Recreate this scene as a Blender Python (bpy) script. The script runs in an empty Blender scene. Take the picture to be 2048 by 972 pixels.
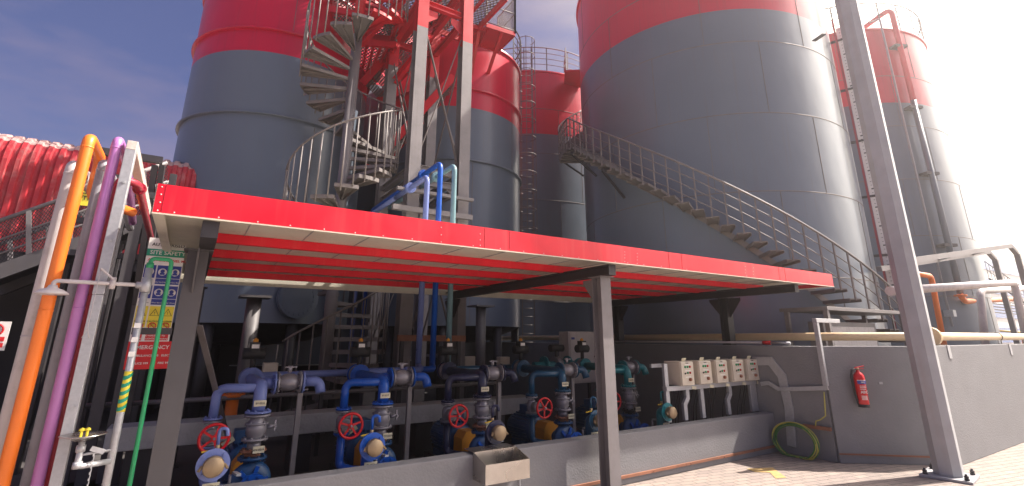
import bpy, math, random
from mathutils import Vector, Matrix
random.seed(7)
R = math.radians
scene = bpy.context.scene
col = scene.collection

# ------------------------------------------------------------------ camera
H = 1.65
YAW, PITCH, FPX, CYP = 32.586, 15.668, 975.3, 402.2
cam_d = bpy.data.cameras.new("camera"); cam = bpy.data.objects.new("camera", cam_d); col.objects.link(cam)
cam.location = (0, 0, H)
cam.rotation_euler = (R(90 + PITCH), 0, R(-YAW))
cam_d.sensor_width = 36; cam_d.lens = 36 * FPX / 2048
cam_d.shift_y = -(486 - CYP) / 2048
cam_d.clip_end = 2000; cam_d.clip_start = 0.05
scene.camera = cam
# ------------------------------------------------------------------ light
SUN_AZ, SUN_EL = 106.5, 50.0
sd = Vector((math.sin(R(SUN_AZ)) * math.cos(R(SUN_EL)), math.cos(R(SUN_AZ)) * math.cos(R(SUN_EL)), math.sin(R(SUN_EL))))
sl = bpy.data.lights.new("sun", 'SUN'); sl.energy = 5.0; sl.angle = R(0.6); sl.color = (1.0, 0.90, 0.80)
so = bpy.data.objects.new("sun", sl); col.objects.link(so)
so.rotation_euler = (-sd).to_track_quat('-Z', 'Y').to_euler()
w = bpy.data.worlds.new("World"); scene.world = w; w.use_nodes = True
nt = w.node_tree; nt.nodes.clear(); N = nt.nodes.new; LK = nt.links.new
out = N('ShaderNodeOutputWorld'); bg = N('ShaderNodeBackground'); bg.inputs['Strength'].default_value = 0.052
sky = N('ShaderNodeTexSky'); sky.sky_type = 'NISHITA'; sky.sun_disc = False
sky.sun_elevation = R(SUN_EL); sky.sun_rotation = R(SUN_AZ); sky.air_density = 1.2; sky.dust_density = 1.5; sky.ozone_density = 2.5
tc = N('ShaderNodeTexCoord')
def wmath(op, a, b=None, clamp=False):
    n = N('ShaderNodeMath'); n.operation = op; n.use_clamp = clamp
    for i, v in enumerate((a, b)):
        if v is None: continue
        if isinstance(v, (int, float)): n.inputs[i].default_value = v
        else: LK(v, n.inputs[i])
    return n.outputs[0]
dotn = N('ShaderNodeVectorMath'); dotn.operation = 'DOT_PRODUCT'
gx = Vector((math.sin(R(94)), math.cos(R(94)), 0.42)).normalized()
dotn.inputs[1].default_value = gx; LK(tc.outputs['Generated'], dotn.inputs[0])
near = wmath('POWER', wmath('MAXIMUM', dotn.outputs['Value'], 0.0), 5.0)
mp = N('ShaderNodeMapping'); mp.inputs['Scale'].default_value = (1.0, 1.0, 3.2); LK(tc.outputs['Generated'], mp.inputs[0])
cn = N('ShaderNodeTexNoise'); cn.inputs['Scale'].default_value = 2.3; cn.inputs['Detail'].default_value = 7; cn.inputs['Roughness'].default_value = 0.55; LK(mp.outputs[0], cn.inputs[0])
cr = N('ShaderNodeMapRange'); cr.inputs[1].default_value = 0.44; cr.inputs[2].default_value = 0.72; LK(cn.outputs['Fac'], cr.inputs[0])
cloud = wmath('ADD', wmath('MULTIPLY', cr.outputs[0], 0.6), wmath('MULTIPLY', near, wmath('ADD', 0.62, wmath('MULTIPLY', cr.outputs[0], 1.1))), True)
tint = N('ShaderNodeMixRGB'); tint.blend_type = 'MULTIPLY'; tint.inputs[0].default_value = 1.0; tint.inputs[2].default_value = (0.66, 0.57, 0.80, 1); LK(sky.outputs[0], tint.inputs[1])
ccol = N('ShaderNodeMixRGB'); ccol.inputs[1].default_value = (3.5, 2.7, 3.5, 1); ccol.inputs[2].default_value = (9.8, 8.6, 6.6, 1)
LK(wmath('MULTIPLY', near, 1.6, True), ccol.inputs[0])
mx = N('ShaderNodeMixRGB'); LK(cloud, mx.inputs[0]); LK(tint.outputs[0], mx.inputs[1]); LK(ccol.outputs[0], mx.inputs[2])
aur = N('ShaderNodeVectorMath'); aur.operation = 'DOT_PRODUCT'; ax_ = Vector((math.sin(R(SUN_AZ+2)), math.cos(R(SUN_AZ+2)), math.tan(R(36)))).normalized(); aur.inputs[1].default_value = ax_; LK(tc.outputs['Generated'], aur.inputs[0])  # extra sky glow by the sun, added to brighten the tank highlights
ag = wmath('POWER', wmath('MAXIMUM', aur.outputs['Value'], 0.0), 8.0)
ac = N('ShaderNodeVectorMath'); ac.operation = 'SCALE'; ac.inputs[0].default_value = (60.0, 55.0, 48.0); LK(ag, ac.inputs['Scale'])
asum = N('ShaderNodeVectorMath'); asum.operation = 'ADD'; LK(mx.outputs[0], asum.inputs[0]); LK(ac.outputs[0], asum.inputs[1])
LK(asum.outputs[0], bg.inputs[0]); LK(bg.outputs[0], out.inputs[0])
vs = scene.view_settings; vs.view_transform = 'Standard'; vs.look = 'None'; vs.gamma = 1; vs.exposure = 1.3
vs.use_curve_mapping = False
scene.cycles.max_bounces = 6; scene.cycles.use_denoising = True

# ------------------------------------------------------------------ survey helpers: a sight line met with a real plane
_y, _p = R(YAW), R(PITCH)
_f = Vector((math.sin(_y) * math.cos(_p), math.cos(_y) * math.cos(_p), math.sin(_p)))
_r = Vector((math.cos(_y), -math.sin(_y), 0)); _u = _r.cross(_f); _C = Vector((0, 0, H))
def ray(x, y): return _r * ((x - 1024) / FPX) - _u * ((y - CYP) / FPX) + _f
def PX(x, y, X): d = ray(x, y); return _C + d * (X / d.x)
def PY(x, y, Y): d = ray(x, y); return _C + d * (Y / d.y)
def PZ(x, y, z): d = ray(x, y); return _C + d * ((z - H) / d.z)
def PD(x, y, D): d = ray(x, y); return _C + d * (D / math.hypot(d.x, d.y))

# ------------------------------------------------------------------ mesh builder
class MB:
    def __init__(s): s.v = []; s.f = []; s.s = []; s.m = []; s.cm = 0
    def add(s, vs_, fs, smooth=False):
        b = len(s.v); s.v += [Vector(q) for q in vs_]
        for q in fs: s.f.append([b + i for i in q]); s.s.append(smooth); s.m.append(s.cm)
        return s
    def box(s, x0, x1, y0, y1, z0, z1):
        return s.add([(x0,y0,z0),(x1,y0,z0),(x1,y1,z0),(x0,y1,z0),(x0,y0,z1),(x1,y0,z1),(x1,y1,z1),(x0,y1,z1)],
                     [(0,3,2,1),(4,5,6,7),(0,1,5,4),(1,2,6,5),(2,3,7,6),(3,0,4,7)])
    def obox(s, c, ax, ay, az, sx, sy, sz):
        c = Vector(c); ax = Vector(ax).normalized() * sx / 2; ay = Vector(ay).normalized() * sy / 2; az = Vector(az).normalized() * sz / 2
        P = [c + ax * i + ay * j + az * k for k in (-1, 1) for i, j in ((-1,-1),(1,-1),(1,1),(-1,1))]
        return s.add(P, [(0,3,2,1),(4,5,6,7),(0,1,5,4),(1,2,6,5),(2,3,7,6),(3,0,4,7)])
    def bar(s, a, b, wd, ht, up=(0, 0, 1)):
        a = Vector(a); b = Vector(b); d = b - a
        if d.length < 1e-6: return s
        up = Vector(up); sx = d.cross(up)
        if sx.length < 1e-4: sx = d.cross(Vector((0, 1, 0)))
        sx.normalize(); uy = sx.cross(d).normalized()
        return s.obox((a + b) / 2, d, sx, uy, d.length, wd, ht)
    def ibeam(s, a, b, wd, ht, t=0.014, up=(0, 0, 1)):
        a = Vector(a); b = Vector(b); d = b - a; sx = d.cross(Vector(up)).normalized(); uy = sx.cross(d).normalized()
        o = uy * (ht / 2 - t / 2)
        s.bar(a + o, b + o, wd, t, up); s.bar(a - o, b - o, wd, t, up); s.bar(a, b, t * .8, ht - 2 * t - .001, up); return s
    def tube(s, pts, r, seg=12, caps=True, closed=False):
        pts = [Vector(p) for p in pts]; n = len(pts); base = len(s.v); prev = None; rs = r if isinstance(r, (list, tuple)) else [r] * n
        for i, p in enumerate(pts):
            if closed: t = pts[(i + 1) % n] - pts[i - 1]
            else: t = pts[min(i + 1, n - 1)] - pts[max(i - 1, 0)]
            t.normalize()
            if prev is None:
                a = Vector((0, 0, 1)) if abs(t.z) < .9 else Vector((0, 1, 0))
                u = t.cross(a).normalized()
            else:
                u = prev - t * prev.dot(t)
                if u.length < 1e-5: u = t.cross(Vector((0, 1, 0)))
                u.normalize()
            prev = u; v = t.cross(u)
            for k in range(seg):
                A = 2 * math.pi * k / seg; s.v.append(p + (u * math.cos(A) + v * math.sin(A)) * rs[i])
        m = n if closed else n - 1
        for i in range(m):
            j = (i + 1) % n
            for k in range(seg):
                l = (k + 1) % seg
                s.f.append([base + i * seg + k, base + i * seg + l, base + j * seg + l, base + j * seg + k]); s.s.append(True); s.m.append(s.cm)
        if caps and not closed:
            s.f.append([base + k for k in range(seg)][::-1]); s.s.append(False); s.m.append(s.cm)
            s.f.append([base + (n - 1) * seg + k for k in range(seg)]); s.s.append(False); s.m.append(s.cm)
        return s
    def cyl(s, a, b, r, seg=20): return s.tube([a, b], r, seg)
    def pipe(s, pts, r, br=None, seg=16):
        pts = [Vector(p) for p in pts]; br = br or r * 2.2; o = [pts[0]]
        for i in range(1, len(pts) - 1):
            a, b, c = pts[i - 1], pts[i], pts[i + 1]; d0 = (a - b); d1 = (c - b)
            L = min(br, d0.length * .49, d1.length * .49); d0.normalize(); d1.normalize()
            for k in range(9):
                t = k / 8; p0 = b + d0 * L; p2 = b + d1 * L
                o.append(p0 * (1 - t) ** 2 + b * 2 * t * (1 - t) + p2 * t * t)
        o.append(pts[-1]); return s.tube(o, r, seg)
    def flange(s, c, ax, r, t=.022, bolts=8, seg=28):
        c = Vector(c); ax = Vector(ax).normalized(); s.cyl(c - ax * t / 2, c + ax * t / 2, r, seg)
        u = ax.cross(Vector((0, 0, 1)) if abs(ax.z) < .9 else Vector((0, 1, 0))).normalized(); v = ax.cross(u)
        for k in range(bolts):
            A = 2 * math.pi * (k + .5) / bolts; p = c + (u * math.cos(A) + v * math.sin(A)) * r * .8
            s.cyl(p - ax * (t / 2 + .014), p + ax * (t / 2 + .014), r * .085, 6)
        return s
    def lathe(s, prof, c, ax=(0, 0, 1), seg=24):
        c = Vector(c); ax = Vector(ax).normalized()
        u = ax.cross(Vector((0, 0, 1)) if abs(ax.z) < .9 else Vector((0, 1, 0))).normalized(); v = ax.cross(u); base = len(s.v)
        for (r, h) in prof:
            for k in range(seg):
                A = 2 * math.pi * k / seg; s.v.append(c + ax * h + (u * math.cos(A) + v * math.sin(A)) * max(r, 1e-4))
        for i in range(len(prof) - 1):
            for k in range(seg):
                l = (k + 1) % seg
                s.f.append([base + i * seg + k, base + i * seg + l, base + (i + 1) * seg + l, base + (i + 1) * seg + k]); s.s.append(True); s.m.append(s.cm)
        return s
    def prism(s, poly, d):
        poly = [Vector(p) for p in poly]; d = Vector(d); n = len(poly)
        fs = [list(range(n)), list(range(n, 2 * n))[::-1]] + [[i, i + n, (i + 1) % n + n, (i + 1) % n] for i in range(n)]
        return s.add(poly + [p + d for p in poly], fs)
    def lattice(s, a, b, c, d, nu, nv, t=.006, mode='x'):
        a, b, c, d = map(Vector, (a, b, c, d))
        nrm = (b - a).cross(d - a).normalized()
        def P(u, v): return (a * (1 - u) + b * u) * (1 - v) + (d * (1 - u) + c * u) * v
        def seg_(u0, v0, u1, v1):
            s.bar(P(u0, v0), P(u1, v1), t, t, nrm)
        if mode == '+':
            for i in range(nu + 1): seg_(i / nu, 0, i / nu, 1)
            for j in range(nv + 1): seg_(0, j / nv, 1, j / nv)
        else:
            for sgn in (1, -1):
                for k in range(-nv, nu + 1):
                    # line in cell coords: x = k + sgn-run of y
                    pts = []
                    x0, y0, x1, y1 = (k, 0, k + nv, nv)
                    if x0 < 0: y0 += -x0; x0 = 0
                    if x1 > nu: y1 -= (x1 - nu); x1 = nu
                    if y1 - y0 <= 0: continue
                    if sgn > 0: seg_(x0 / nu, y0 / nv, x1 / nu, y1 / nv)
                    else: seg_(1 - x0 / nu, y0 / nv, 1 - x1 / nu, y1 / nv)
        return s
    def build(s, name, mt, parent=None, bevel=0, loc=None):
        me = bpy.data.meshes.new(name)
        off = Vector((0, 0, 0))
        q = parent
        while q is not None: off += q.location; q = q.parent
        if loc is not None: off += Vector(loc)
        me.from_pydata([tuple(p - off) for p in s.v], [], s.f)
        me.polygons.foreach_set('use_smooth', s.s)
        mts = mt if isinstance(mt, (list, tuple)) else [mt]
        for k in mts: me.materials.append(k)
        me.polygons.foreach_set('material_index', s.m)
        me.update()
        o = bpy.data.objects.new(name, me); col.objects.link(o)
        if loc is not None: o.location = loc
        if parent is not None: o.parent = parent
        if bevel:
            b = o.modifiers.new('bevel', 'BEVEL'); b.width = bevel; b.segments = 2; b.limit_method = 'ANGLE'; b.angle_limit = R(50)
        return o
def tag(o, label=None, cat=None, group=None, kind=None):
    if label: o['label'] = label
    if cat: o['category'] = cat
    if group: o['group'] = group
    if kind: o['kind'] = kind
    return o
def thing(name, label, cat, loc=(0, 0, 0), group=None):
    o = bpy.data.objects.new(name, None); col.objects.link(o); o.location = loc; o.empty_display_size = .1
    return tag(o, label, cat, group)
def copy_tree(o, parent=None):
    c = o.copy(); col.objects.link(c)
    if parent is not None: c.parent = parent
    for ch in [q for q in bpy.data.objects if q.parent == o]: copy_tree(ch, c)
    return c
def lift(root):          # a thing whose Empty stands at its base: children keep their place
    return root

# ------------------------------------------------------------------ materials
def mat(name, c, rough=.5, metal=0, var=.12, dirt=0.0, dirtcol=(.09, .075, .06), streak=0.0, bump=.0, bscale=60, nscale=3.0, wave=0.0, coat=0.0, spec=.5, rv=1.0):
    m = bpy.data.materials.new(name); m.use_nodes = True; t = m.node_tree; n = t.nodes; L = t.links.new
    b = n['Principled BSDF']; b.inputs['Metallic'].default_value = metal; b.inputs['Coat Weight'].default_value = coat; b.inputs['Coat Roughness'].default_value = .25
    b.inputs['Specular IOR Level'].default_value = spec
    tcn = n.new('ShaderNodeTexCoord'); geo = n.new('ShaderNodeNewGeometry')
    ns = n.new('ShaderNodeTexNoise'); ns.inputs['Scale'].default_value = nscale; ns.inputs['Detail'].default_value = 6; L(geo.outputs['Position'], ns.inputs[0])
    mr = n.new('ShaderNodeMapRange'); mr.inputs[1].default_value = .25; mr.inputs[2].default_value = .75; mr.inputs[3].default_value = 1 - var; mr.inputs[4].default_value = 1 + var; L(ns.outputs['Fac'], mr.inputs[0])
    mu = n.new('ShaderNodeVectorMath'); mu.operation = 'SCALE'; mu.inputs[0].default_value = c[:3]; L(mr.outputs[0], mu.inputs['Scale']); cur = mu.outputs[0]
    def mixin(fac, colr):
        nonlocal cur
        x = n.new('ShaderNodeMixRGB'); L(fac, x.inputs[0]); L(cur, x.inputs[1]); x.inputs[2].default_value = (*colr, 1); cur = x.outputs[0]
    if dirt:
        d = n.new('ShaderNodeTexNoise'); d.inputs['Scale'].default_value = nscale * 2.7; d.inputs['Detail'].default_value = 9; d.inputs['Roughness'].default_value = .7; L(geo.outputs['Position'], d.inputs[0])
        r = n.new('ShaderNodeMapRange'); r.inputs[1].default_value = .52; r.inputs[2].default_value = .75; r.inputs[4].default_value = dirt; L(d.outputs['Fac'], r.inputs[0]); mixin(r.outputs[0], dirtcol)
    if streak:
        mpn = n.new('ShaderNodeMapping'); mpn.inputs['Scale'].default_value = (9, 9, .35); L(geo.outputs['Position'], mpn.inputs[0])
        d = n.new('ShaderNodeTexNoise'); d.inputs['Scale'].default_value = 1.6; d.inputs['Detail'].default_value = 5; L(mpn.outputs[0], d.inputs[0])
        r = n.new('ShaderNodeMapRange'); r.inputs[1].default_value = .54; r.inputs[2].default_value = .78; r.inputs[4].default_value = streak; L(d.outputs['Fac'], r.inputs[0]); mixin(r.outputs[0], dirtcol)
    L(cur, b.inputs['Base Color'])
    rr = n.new('ShaderNodeMapRange'); rr.inputs[1].default_value = .3; rr.inputs[2].default_value = .7; rr.inputs[3].default_value = max(.05, rough - .07*rv); rr.inputs[4].default_value = min(1, rough + .1*rv); L(ns.outputs['Fac'], rr.inputs[0]); L(rr.outputs[0], b.inputs['Roughness'])
    last = None
    if bump:
        bn = n.new('ShaderNodeTexNoise'); bn.inputs['Scale'].default_value = bscale; bn.inputs['Detail'].default_value = 8; L(geo.outputs['Position'], bn.inputs[0])
        bb = n.new('ShaderNodeBump'); bb.inputs['Strength'].default_value = bump; bb.inputs['Distance'].default_value = .02; L(bn.outputs['Fac'], bb.inputs['Height']); last = bb
    if wave:
        wm = n.new('ShaderNodeMapping'); wm.inputs['Scale'].default_value = (1, 1, .55); L(geo.outputs['Position'], wm.inputs[0])
        bn = n.new('ShaderNodeTexNoise'); bn.inputs['Scale'].default_value = 1.3; bn.inputs['Detail'].default_value = 2; L(wm.outputs[0], bn.inputs[0])
        bb = n.new('ShaderNodeBump'); bb.inputs['Strength'].default_value = wave; bb.inputs['Distance'].default_value = .12; L(bn.outputs['Fac'], bb.inputs['Height'])
        if last: L(last.outputs[0], bb.inputs['Normal'])
        last = bb
    if last: L(last.outputs[0], b.inputs['Normal'])
    return m
M = {}
M['tank_grey'] = mat('tank grey paint', (.130, .160, .202), .29, rv=.15, var=.05, streak=.28, dirtcol=(.15, .13, .12), wave=.12, nscale=.8)
M['tank_red'] = mat('tank red paint', (.52, .002, .034), .31, rv=.15, var=.07, streak=.32, dirtcol=(.22, .03, .04), wave=.12, nscale=.8)
M['seam'] = mat('weld seam', (.17, .15, .14), .6, var=.3, dirt=.5, dirtcol=(.25, .16, .1))
M['fascia'] = mat('red fascia sheet', (.72, .004, .022), .38, var=.10, streak=.3, dirtcol=(.8, .12, .1), wave=.06)
M['red_steel'] = mat('red steel paint', (.52, .004, .014), .45, var=.12, dirt=.2, dirtcol=(.3, .05, .03))
M['wheel_red'] = mat('valve wheel red', (.62, .004, .012), .35, var=.08, dirt=.2)
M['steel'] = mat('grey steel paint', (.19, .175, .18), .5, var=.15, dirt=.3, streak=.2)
M['steel_shade'] = mat('shaded grey steel paint', (.085, .08, .085), .5, var=.15, dirt=.3, streak=.2)  # grey steel darkened for parts in shade, also used for dark columns
M['rivet'] = mat('rivet heads', (.62, .42, .42), .5)
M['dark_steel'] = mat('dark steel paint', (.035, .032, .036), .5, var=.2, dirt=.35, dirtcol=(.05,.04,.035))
M['taupe'] = mat('stair steel paint', (.175, .155, .148), .5, var=.15, dirt=.35, dirtcol=(.12, .08, .06))
M['galv'] = mat('galvanised steel', (.44, .45, .47), .48, .5, var=.12, dirt=.2, nscale=40, dirtcol=(.3,.28,.27))
M['stainless'] = mat('stainless steel', (.55, .52, .48), .28, .95, var=.15, dirt=.15)
M['soffit'] = mat('soffit sheet', (.62, .59, .50), .5, var=.1, dirt=.25, dirtcol=(.2, .17, .12))
M['concrete'] = mat('painted concrete', (.20, .20, .21), .85, var=.10, dirt=.25, dirtcol=(.23, .225, .22), streak=.18, bump=.22, bscale=45)
M['plinth'] = mat('raw concrete', (.38, .38, .38), .85, var=.2, dirt=.3, bump=.4, bscale=30)
M['yard'] = mat('dark yard slab', (.065, .06, .06), .85, var=.3, dirt=.4, bump=.3)
M['cream'] = mat('cream pipe paint', (.66, .50, .30), .42, var=.08, dirt=.25, dirtcol=(.3, .2, .12))
M['ivory'] = mat('ivory enamel', (.60, .54, .44), .4, var=.05, dirt=.15, dirtcol=(.3, .22, .15))
M['orange'] = mat('orange pipe paint', (.85, .20, .025), .35, var=.07, dirt=.15, dirtcol=(.4, .12, .04))
M['purple'] = mat('violet pipe paint', (.40, .16, .42), .38, var=.07, dirt=.12, dirtcol=(.3, .1, .2))
M['pale'] = mat('pale grey pipe paint', (.52, .48, .48), .4, var=.08, dirt=.3, streak=.2)
M['midgrey'] = mat('mid grey pipe paint', (.30, .30, .34), .42, var=.1, dirt=.3, streak=.2)
M['maroon'] = mat('maroon pipe paint', (.30, .01, .03), .4, var=.1, dirt=.2)
M['green'] = mat('green pipe paint', (.02, .30, .12), .38, var=.1, dirt=.15)
M['black'] = mat('black rubber', (.018, .018, .02), .6, var=.2)
M['brass'] = mat('dusty brass cap', (.34, .25, .15), .5, .4, var=.2, dirt=.3)
M['yellow'] = mat('safety yellow', (.75, .50, .04), .45, var=.08, dirt=.15)
M['guard'] = mat('orange coupling guard', (.62, .26, .02), .45, var=.1, dirt=.25)
M['white'] = mat('white paint', (.78, .77, .74), .45, var=.04, dirt=.1)
M['plate'] = mat('engraved tag plate', (.62, .58, .42), .45, var=.05, dirt=.15)
M['ink'] = mat('black ink', (.02, .02, .02), .5, var=.05)
M['sign_blue'] = mat('sign blue', (.03, .05, .28), .45, var=.05)
M['sign_red'] = mat('sign red', (.62, .015, .02), .45, var=.05)
M['sign_yellow'] = mat('sign yellow', (.80, .66, .05), .45, var=.05)
M['sign_green'] = mat('sign green', (.01, .30, .18), .45, var=.05)
M['valve'] = mat('grey valve body', (.26, .25, .28), .42, .35, var=.15, dirt=.35)
M['motor'] = mat('motor blue enamel', (.008, .06, .17), .4, var=.12, dirt=.2)
M['rust'] = mat('rusty steel strip', (.28, .12, .07), .8, var=.3, dirt=.5)
M['wire'] = mat('green yellow cable', (.06, .22, .05), .45, var=.1)
M['wire_y'] = mat('yellow cable', (.50, .46, .08), .45, var=.1)
M['ext_red'] = mat('extinguisher red', (.60, .005, .012), .28, var=.04)
M['indicator_green'] = mat('green lens', (.01, .25, .10), .25)
M['indicator_red'] = mat('red lens', (.45, .01, .01), .25)
M['post'] = mat('galvanised pole paint', (.36, .37, .39), .5, .1, var=.15, dirt=.3, streak=.3, dirtcol=(.33, .27, .25))
M['glass_blue'] = mat('blue tinted facade glass', (.05, .16, .45), .15, var=.1)
PIPEC = [('periwinkle', (.15, .20, .46)), ('bright blue', (.004, .08, .42)), ('navy', (.014, .018, .06)), ('petrol blue', (.005, .065, .14)), ('teal', (.006, .17, .20))]
PM = [mat(n_ + ' pipe paint', c_, .33, var=.1, dirt=.22, dirtcol=(.12, .13, .16)) for n_, c_ in PIPEC]
def brick_mat():
    m = bpy.data.materials.new('block paving'); m.use_nodes = True; t = m.node_tree; n = t.nodes; L = t.links.new; b = n['Principled BSDF']
    geo = n.new('ShaderNodeNewGeometry'); mp_ = n.new('ShaderNodeMapping'); mp_.inputs['Rotation'].default_value = (0, 0, R(12)); L(geo.outputs['Position'], mp_.inputs[0])
    br = n.new('ShaderNodeTexBrick'); br.inputs['Scale'].default_value = 1; br.inputs['Brick Width'].default_value = .21; br.inputs['Row Height'].default_value = .105; br.inputs['Mortar Size'].default_value = .006
    br.inputs['Color1'].default_value = (.34, .275, .235, 1); br.inputs['Color2'].default_value = (.26, .21, .19, 1); br.inputs['Mortar'].default_value = (.10, .09, .085, 1); L(mp_.outputs[0], br.inputs[0])
    ns = n.new('ShaderNodeTexNoise'); ns.inputs['Scale'].default_value = 1.1; ns.inputs['Detail'].default_value = 12; ns.inputs['Roughness'].default_value = .7; L(geo.outputs['Position'], ns.inputs[0])
    r = n.new('ShaderNodeMapRange'); r.inputs[1].default_value = .4; r.inputs[2].default_value = .75; r.inputs[4].default_value = .6; L(ns.outputs['Fac'], r.inputs[0])
    x = n.new('ShaderNodeMixRGB'); L(r.outputs[0], x.inputs[0]); L(br.outputs[0], x.inputs[1]); x.inputs[2].default_value = (.17, .155, .145, 1); L(x.outputs[0], b.inputs['Base Color'])
    b.inputs['Roughness'].default_value = .85
    bb = n.new('ShaderNodeBump'); bb.inputs['Strength'].default_value = .6; bb.inputs['Distance'].default_value = .01; bb.invert = True; L(br.outputs['Fac'], bb.inputs['Height'])
    b2 = n.new('ShaderNodeBump'); b2.inputs['Strength'].default_value = .4; b2.inputs['Distance'].default_value = .01; n2 = n.new('ShaderNodeTexNoise'); n2.inputs['Scale'].default_value = 60; L(geo.outputs['Position'], n2.inputs[0]); L(n2.outputs['Fac'], b2.inputs['Height']); L(bb.outputs[0], b2.inputs['Normal']); L(b2.outputs[0], b.inputs['Normal'])
    return m
M['paving'] = brick_mat()
def text_mesh(name, body, size, mt, parent, origin, ux, uy, align='CENTER', ext=.0006):
    cu = bpy.data.curves.new(name, 'FONT'); cu.body = body; cu.size = size; cu.align_x = align; cu.align_y = 'CENTER'; cu.extrude = ext; cu.resolution_u = 2; cu.offset = size * .012
    to = bpy.data.objects.new(name, cu); col.objects.link(to)
    bpy.context.view_layer.update()
    me = bpy.data.meshes.new_from_object(to.evaluated_get(bpy.context.evaluated_depsgraph_get()))
    bpy.data.objects.remove(to); bpy.data.curves.remove(cu)
    ux = Vector(ux).normalized(); uy = Vector(uy).normalized(); uz = ux.cross(uy)
    mb = MB(); o = Vector(origin)
    vv = [o + ux * v.co.x + uy * v.co.y + uz * (v.co.z + ext + .001) for v in me.vertices]
    mb.add(vv, [list(p.vertices) for p in me.polygons]); bpy.data.meshes.remove(me)
    return mb.build(name, mt, parent)
# ================================================================== GROUND AND WALLS
g = MB(); g.add([(-300,-300,0),(400,-300,0),(400,400,0),(-300,400,0)], [(0,1,2,3)])
tag(g.build('ground', M['paving']), kind='structure')
g = MB(); g.add([(-14,4.75,.004),(7.74,4.75,.004),(7.74,24,.004),(-14,24,.004)], [(0,1,2,3)])
tag(g.build('yard_floor', M['yard']), kind='structure')
g = MB(); g.prism([(7.96,3.96,.0),(9.02,3.09,.0),(40,3.09,.0),(40,40,.0),(7.96,40,.0)], (0,0,.94))
tag(g.build('terrace', M['yard']), kind='structure')
WH = 1.53
def wall_top(mb, pts, z0, z1, th):   # wall following a polyline, thickness on the left-hand side
    pass
lw = MB(); lw.box(.35, 7.745, 4.65, 4.83, 0, .545)
o = lw.build('low_wall', M['concrete'], bevel=.012); tag(o, 'low grey kerb wall in front of the row of pumps', 'wall')
mw = thing('bund_wall', 'chest-high dark grey concrete wall carrying the fire extinguisher and turning a corner', 'wall', (8.9,2.9,0))
s_ = MB(); s_.box(7.75, 7.95, 3.835, 16, 0, WH); s_.build('panel_wall', M['concrete'], mw, .01)
a_, b_ = Vector((7.75,3.80,0)), Vector((8.96,2.865,0)); dn = (b_-a_).normalized(); nn = Vector((-dn.y, dn.x, 0))
if nn.y < 0: nn = -nn
s_ = MB(); s_.prism([a_, b_, b_ + nn*.2+dn*.02, a_ + nn*.17], (0,0,WH+.004)); s_.build('extinguisher_wall', M['concrete'], mw, .008)
s_ = MB(); s_.prism([(8.965,2.862,0),(34,2.862,0),(34,3.062,0),(9.09,3.062,0)], (0,0,WH+.01)); s_.build('front_wall', M['concrete'], mw, .008)
s_ = MB()
for x0,x1 in ((3.2,5.6),(5.605,7.70)): s_.box(x0, x1, 4.628, 4.648, .075, .105)
for x in (3.6,4.3,5.0,5.7,6.4,7.1): s_.cyl((x,4.62,.09),(x,4.65,.09),.012,8)
tag(s_.build('earth_strip', M['rust']), 'rusty flat steel earthing strip running along the foot of the low kerb wall', 'strip')
s_ = MB(); 
s_.bar(a_-nn*.012+Vector((0,0,.12)), b_-nn*.012+Vector((0,0,.10)), .01, .02)
tag(s_.build('earth_strip', M['rust']), 'thin rusty earthing strip along the foot of the extinguisher wall', 'strip')
# low plinth behind the pumps
pl = thing('bench_beam', 'long pale grey concrete beam on dark piers running behind the pump motors', 'beam', (2.3,7.4,0))
s = MB(); s.box(-.6, 5.05, 7.2, 7.6, .46, .70); s.build('beam', M['plinth'], pl, .01)
for x in (-.4,1.3,3.0,4.7):
    s = MB(); s.box(x, x+.25, 7.28, 7.58, 0, .458); s.build('pier', M['dark_steel'], pl)
bw = MB(); bw.box(-30, 10.5, 22, 22.3, 0, 3.4); tag(bw.build('horizon_block', M['dark_steel']), 'dark wall added far behind the tanks to block the bright horizon', 'wall')  # invented wall, shuts out the bright horizon under the tanks

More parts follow.
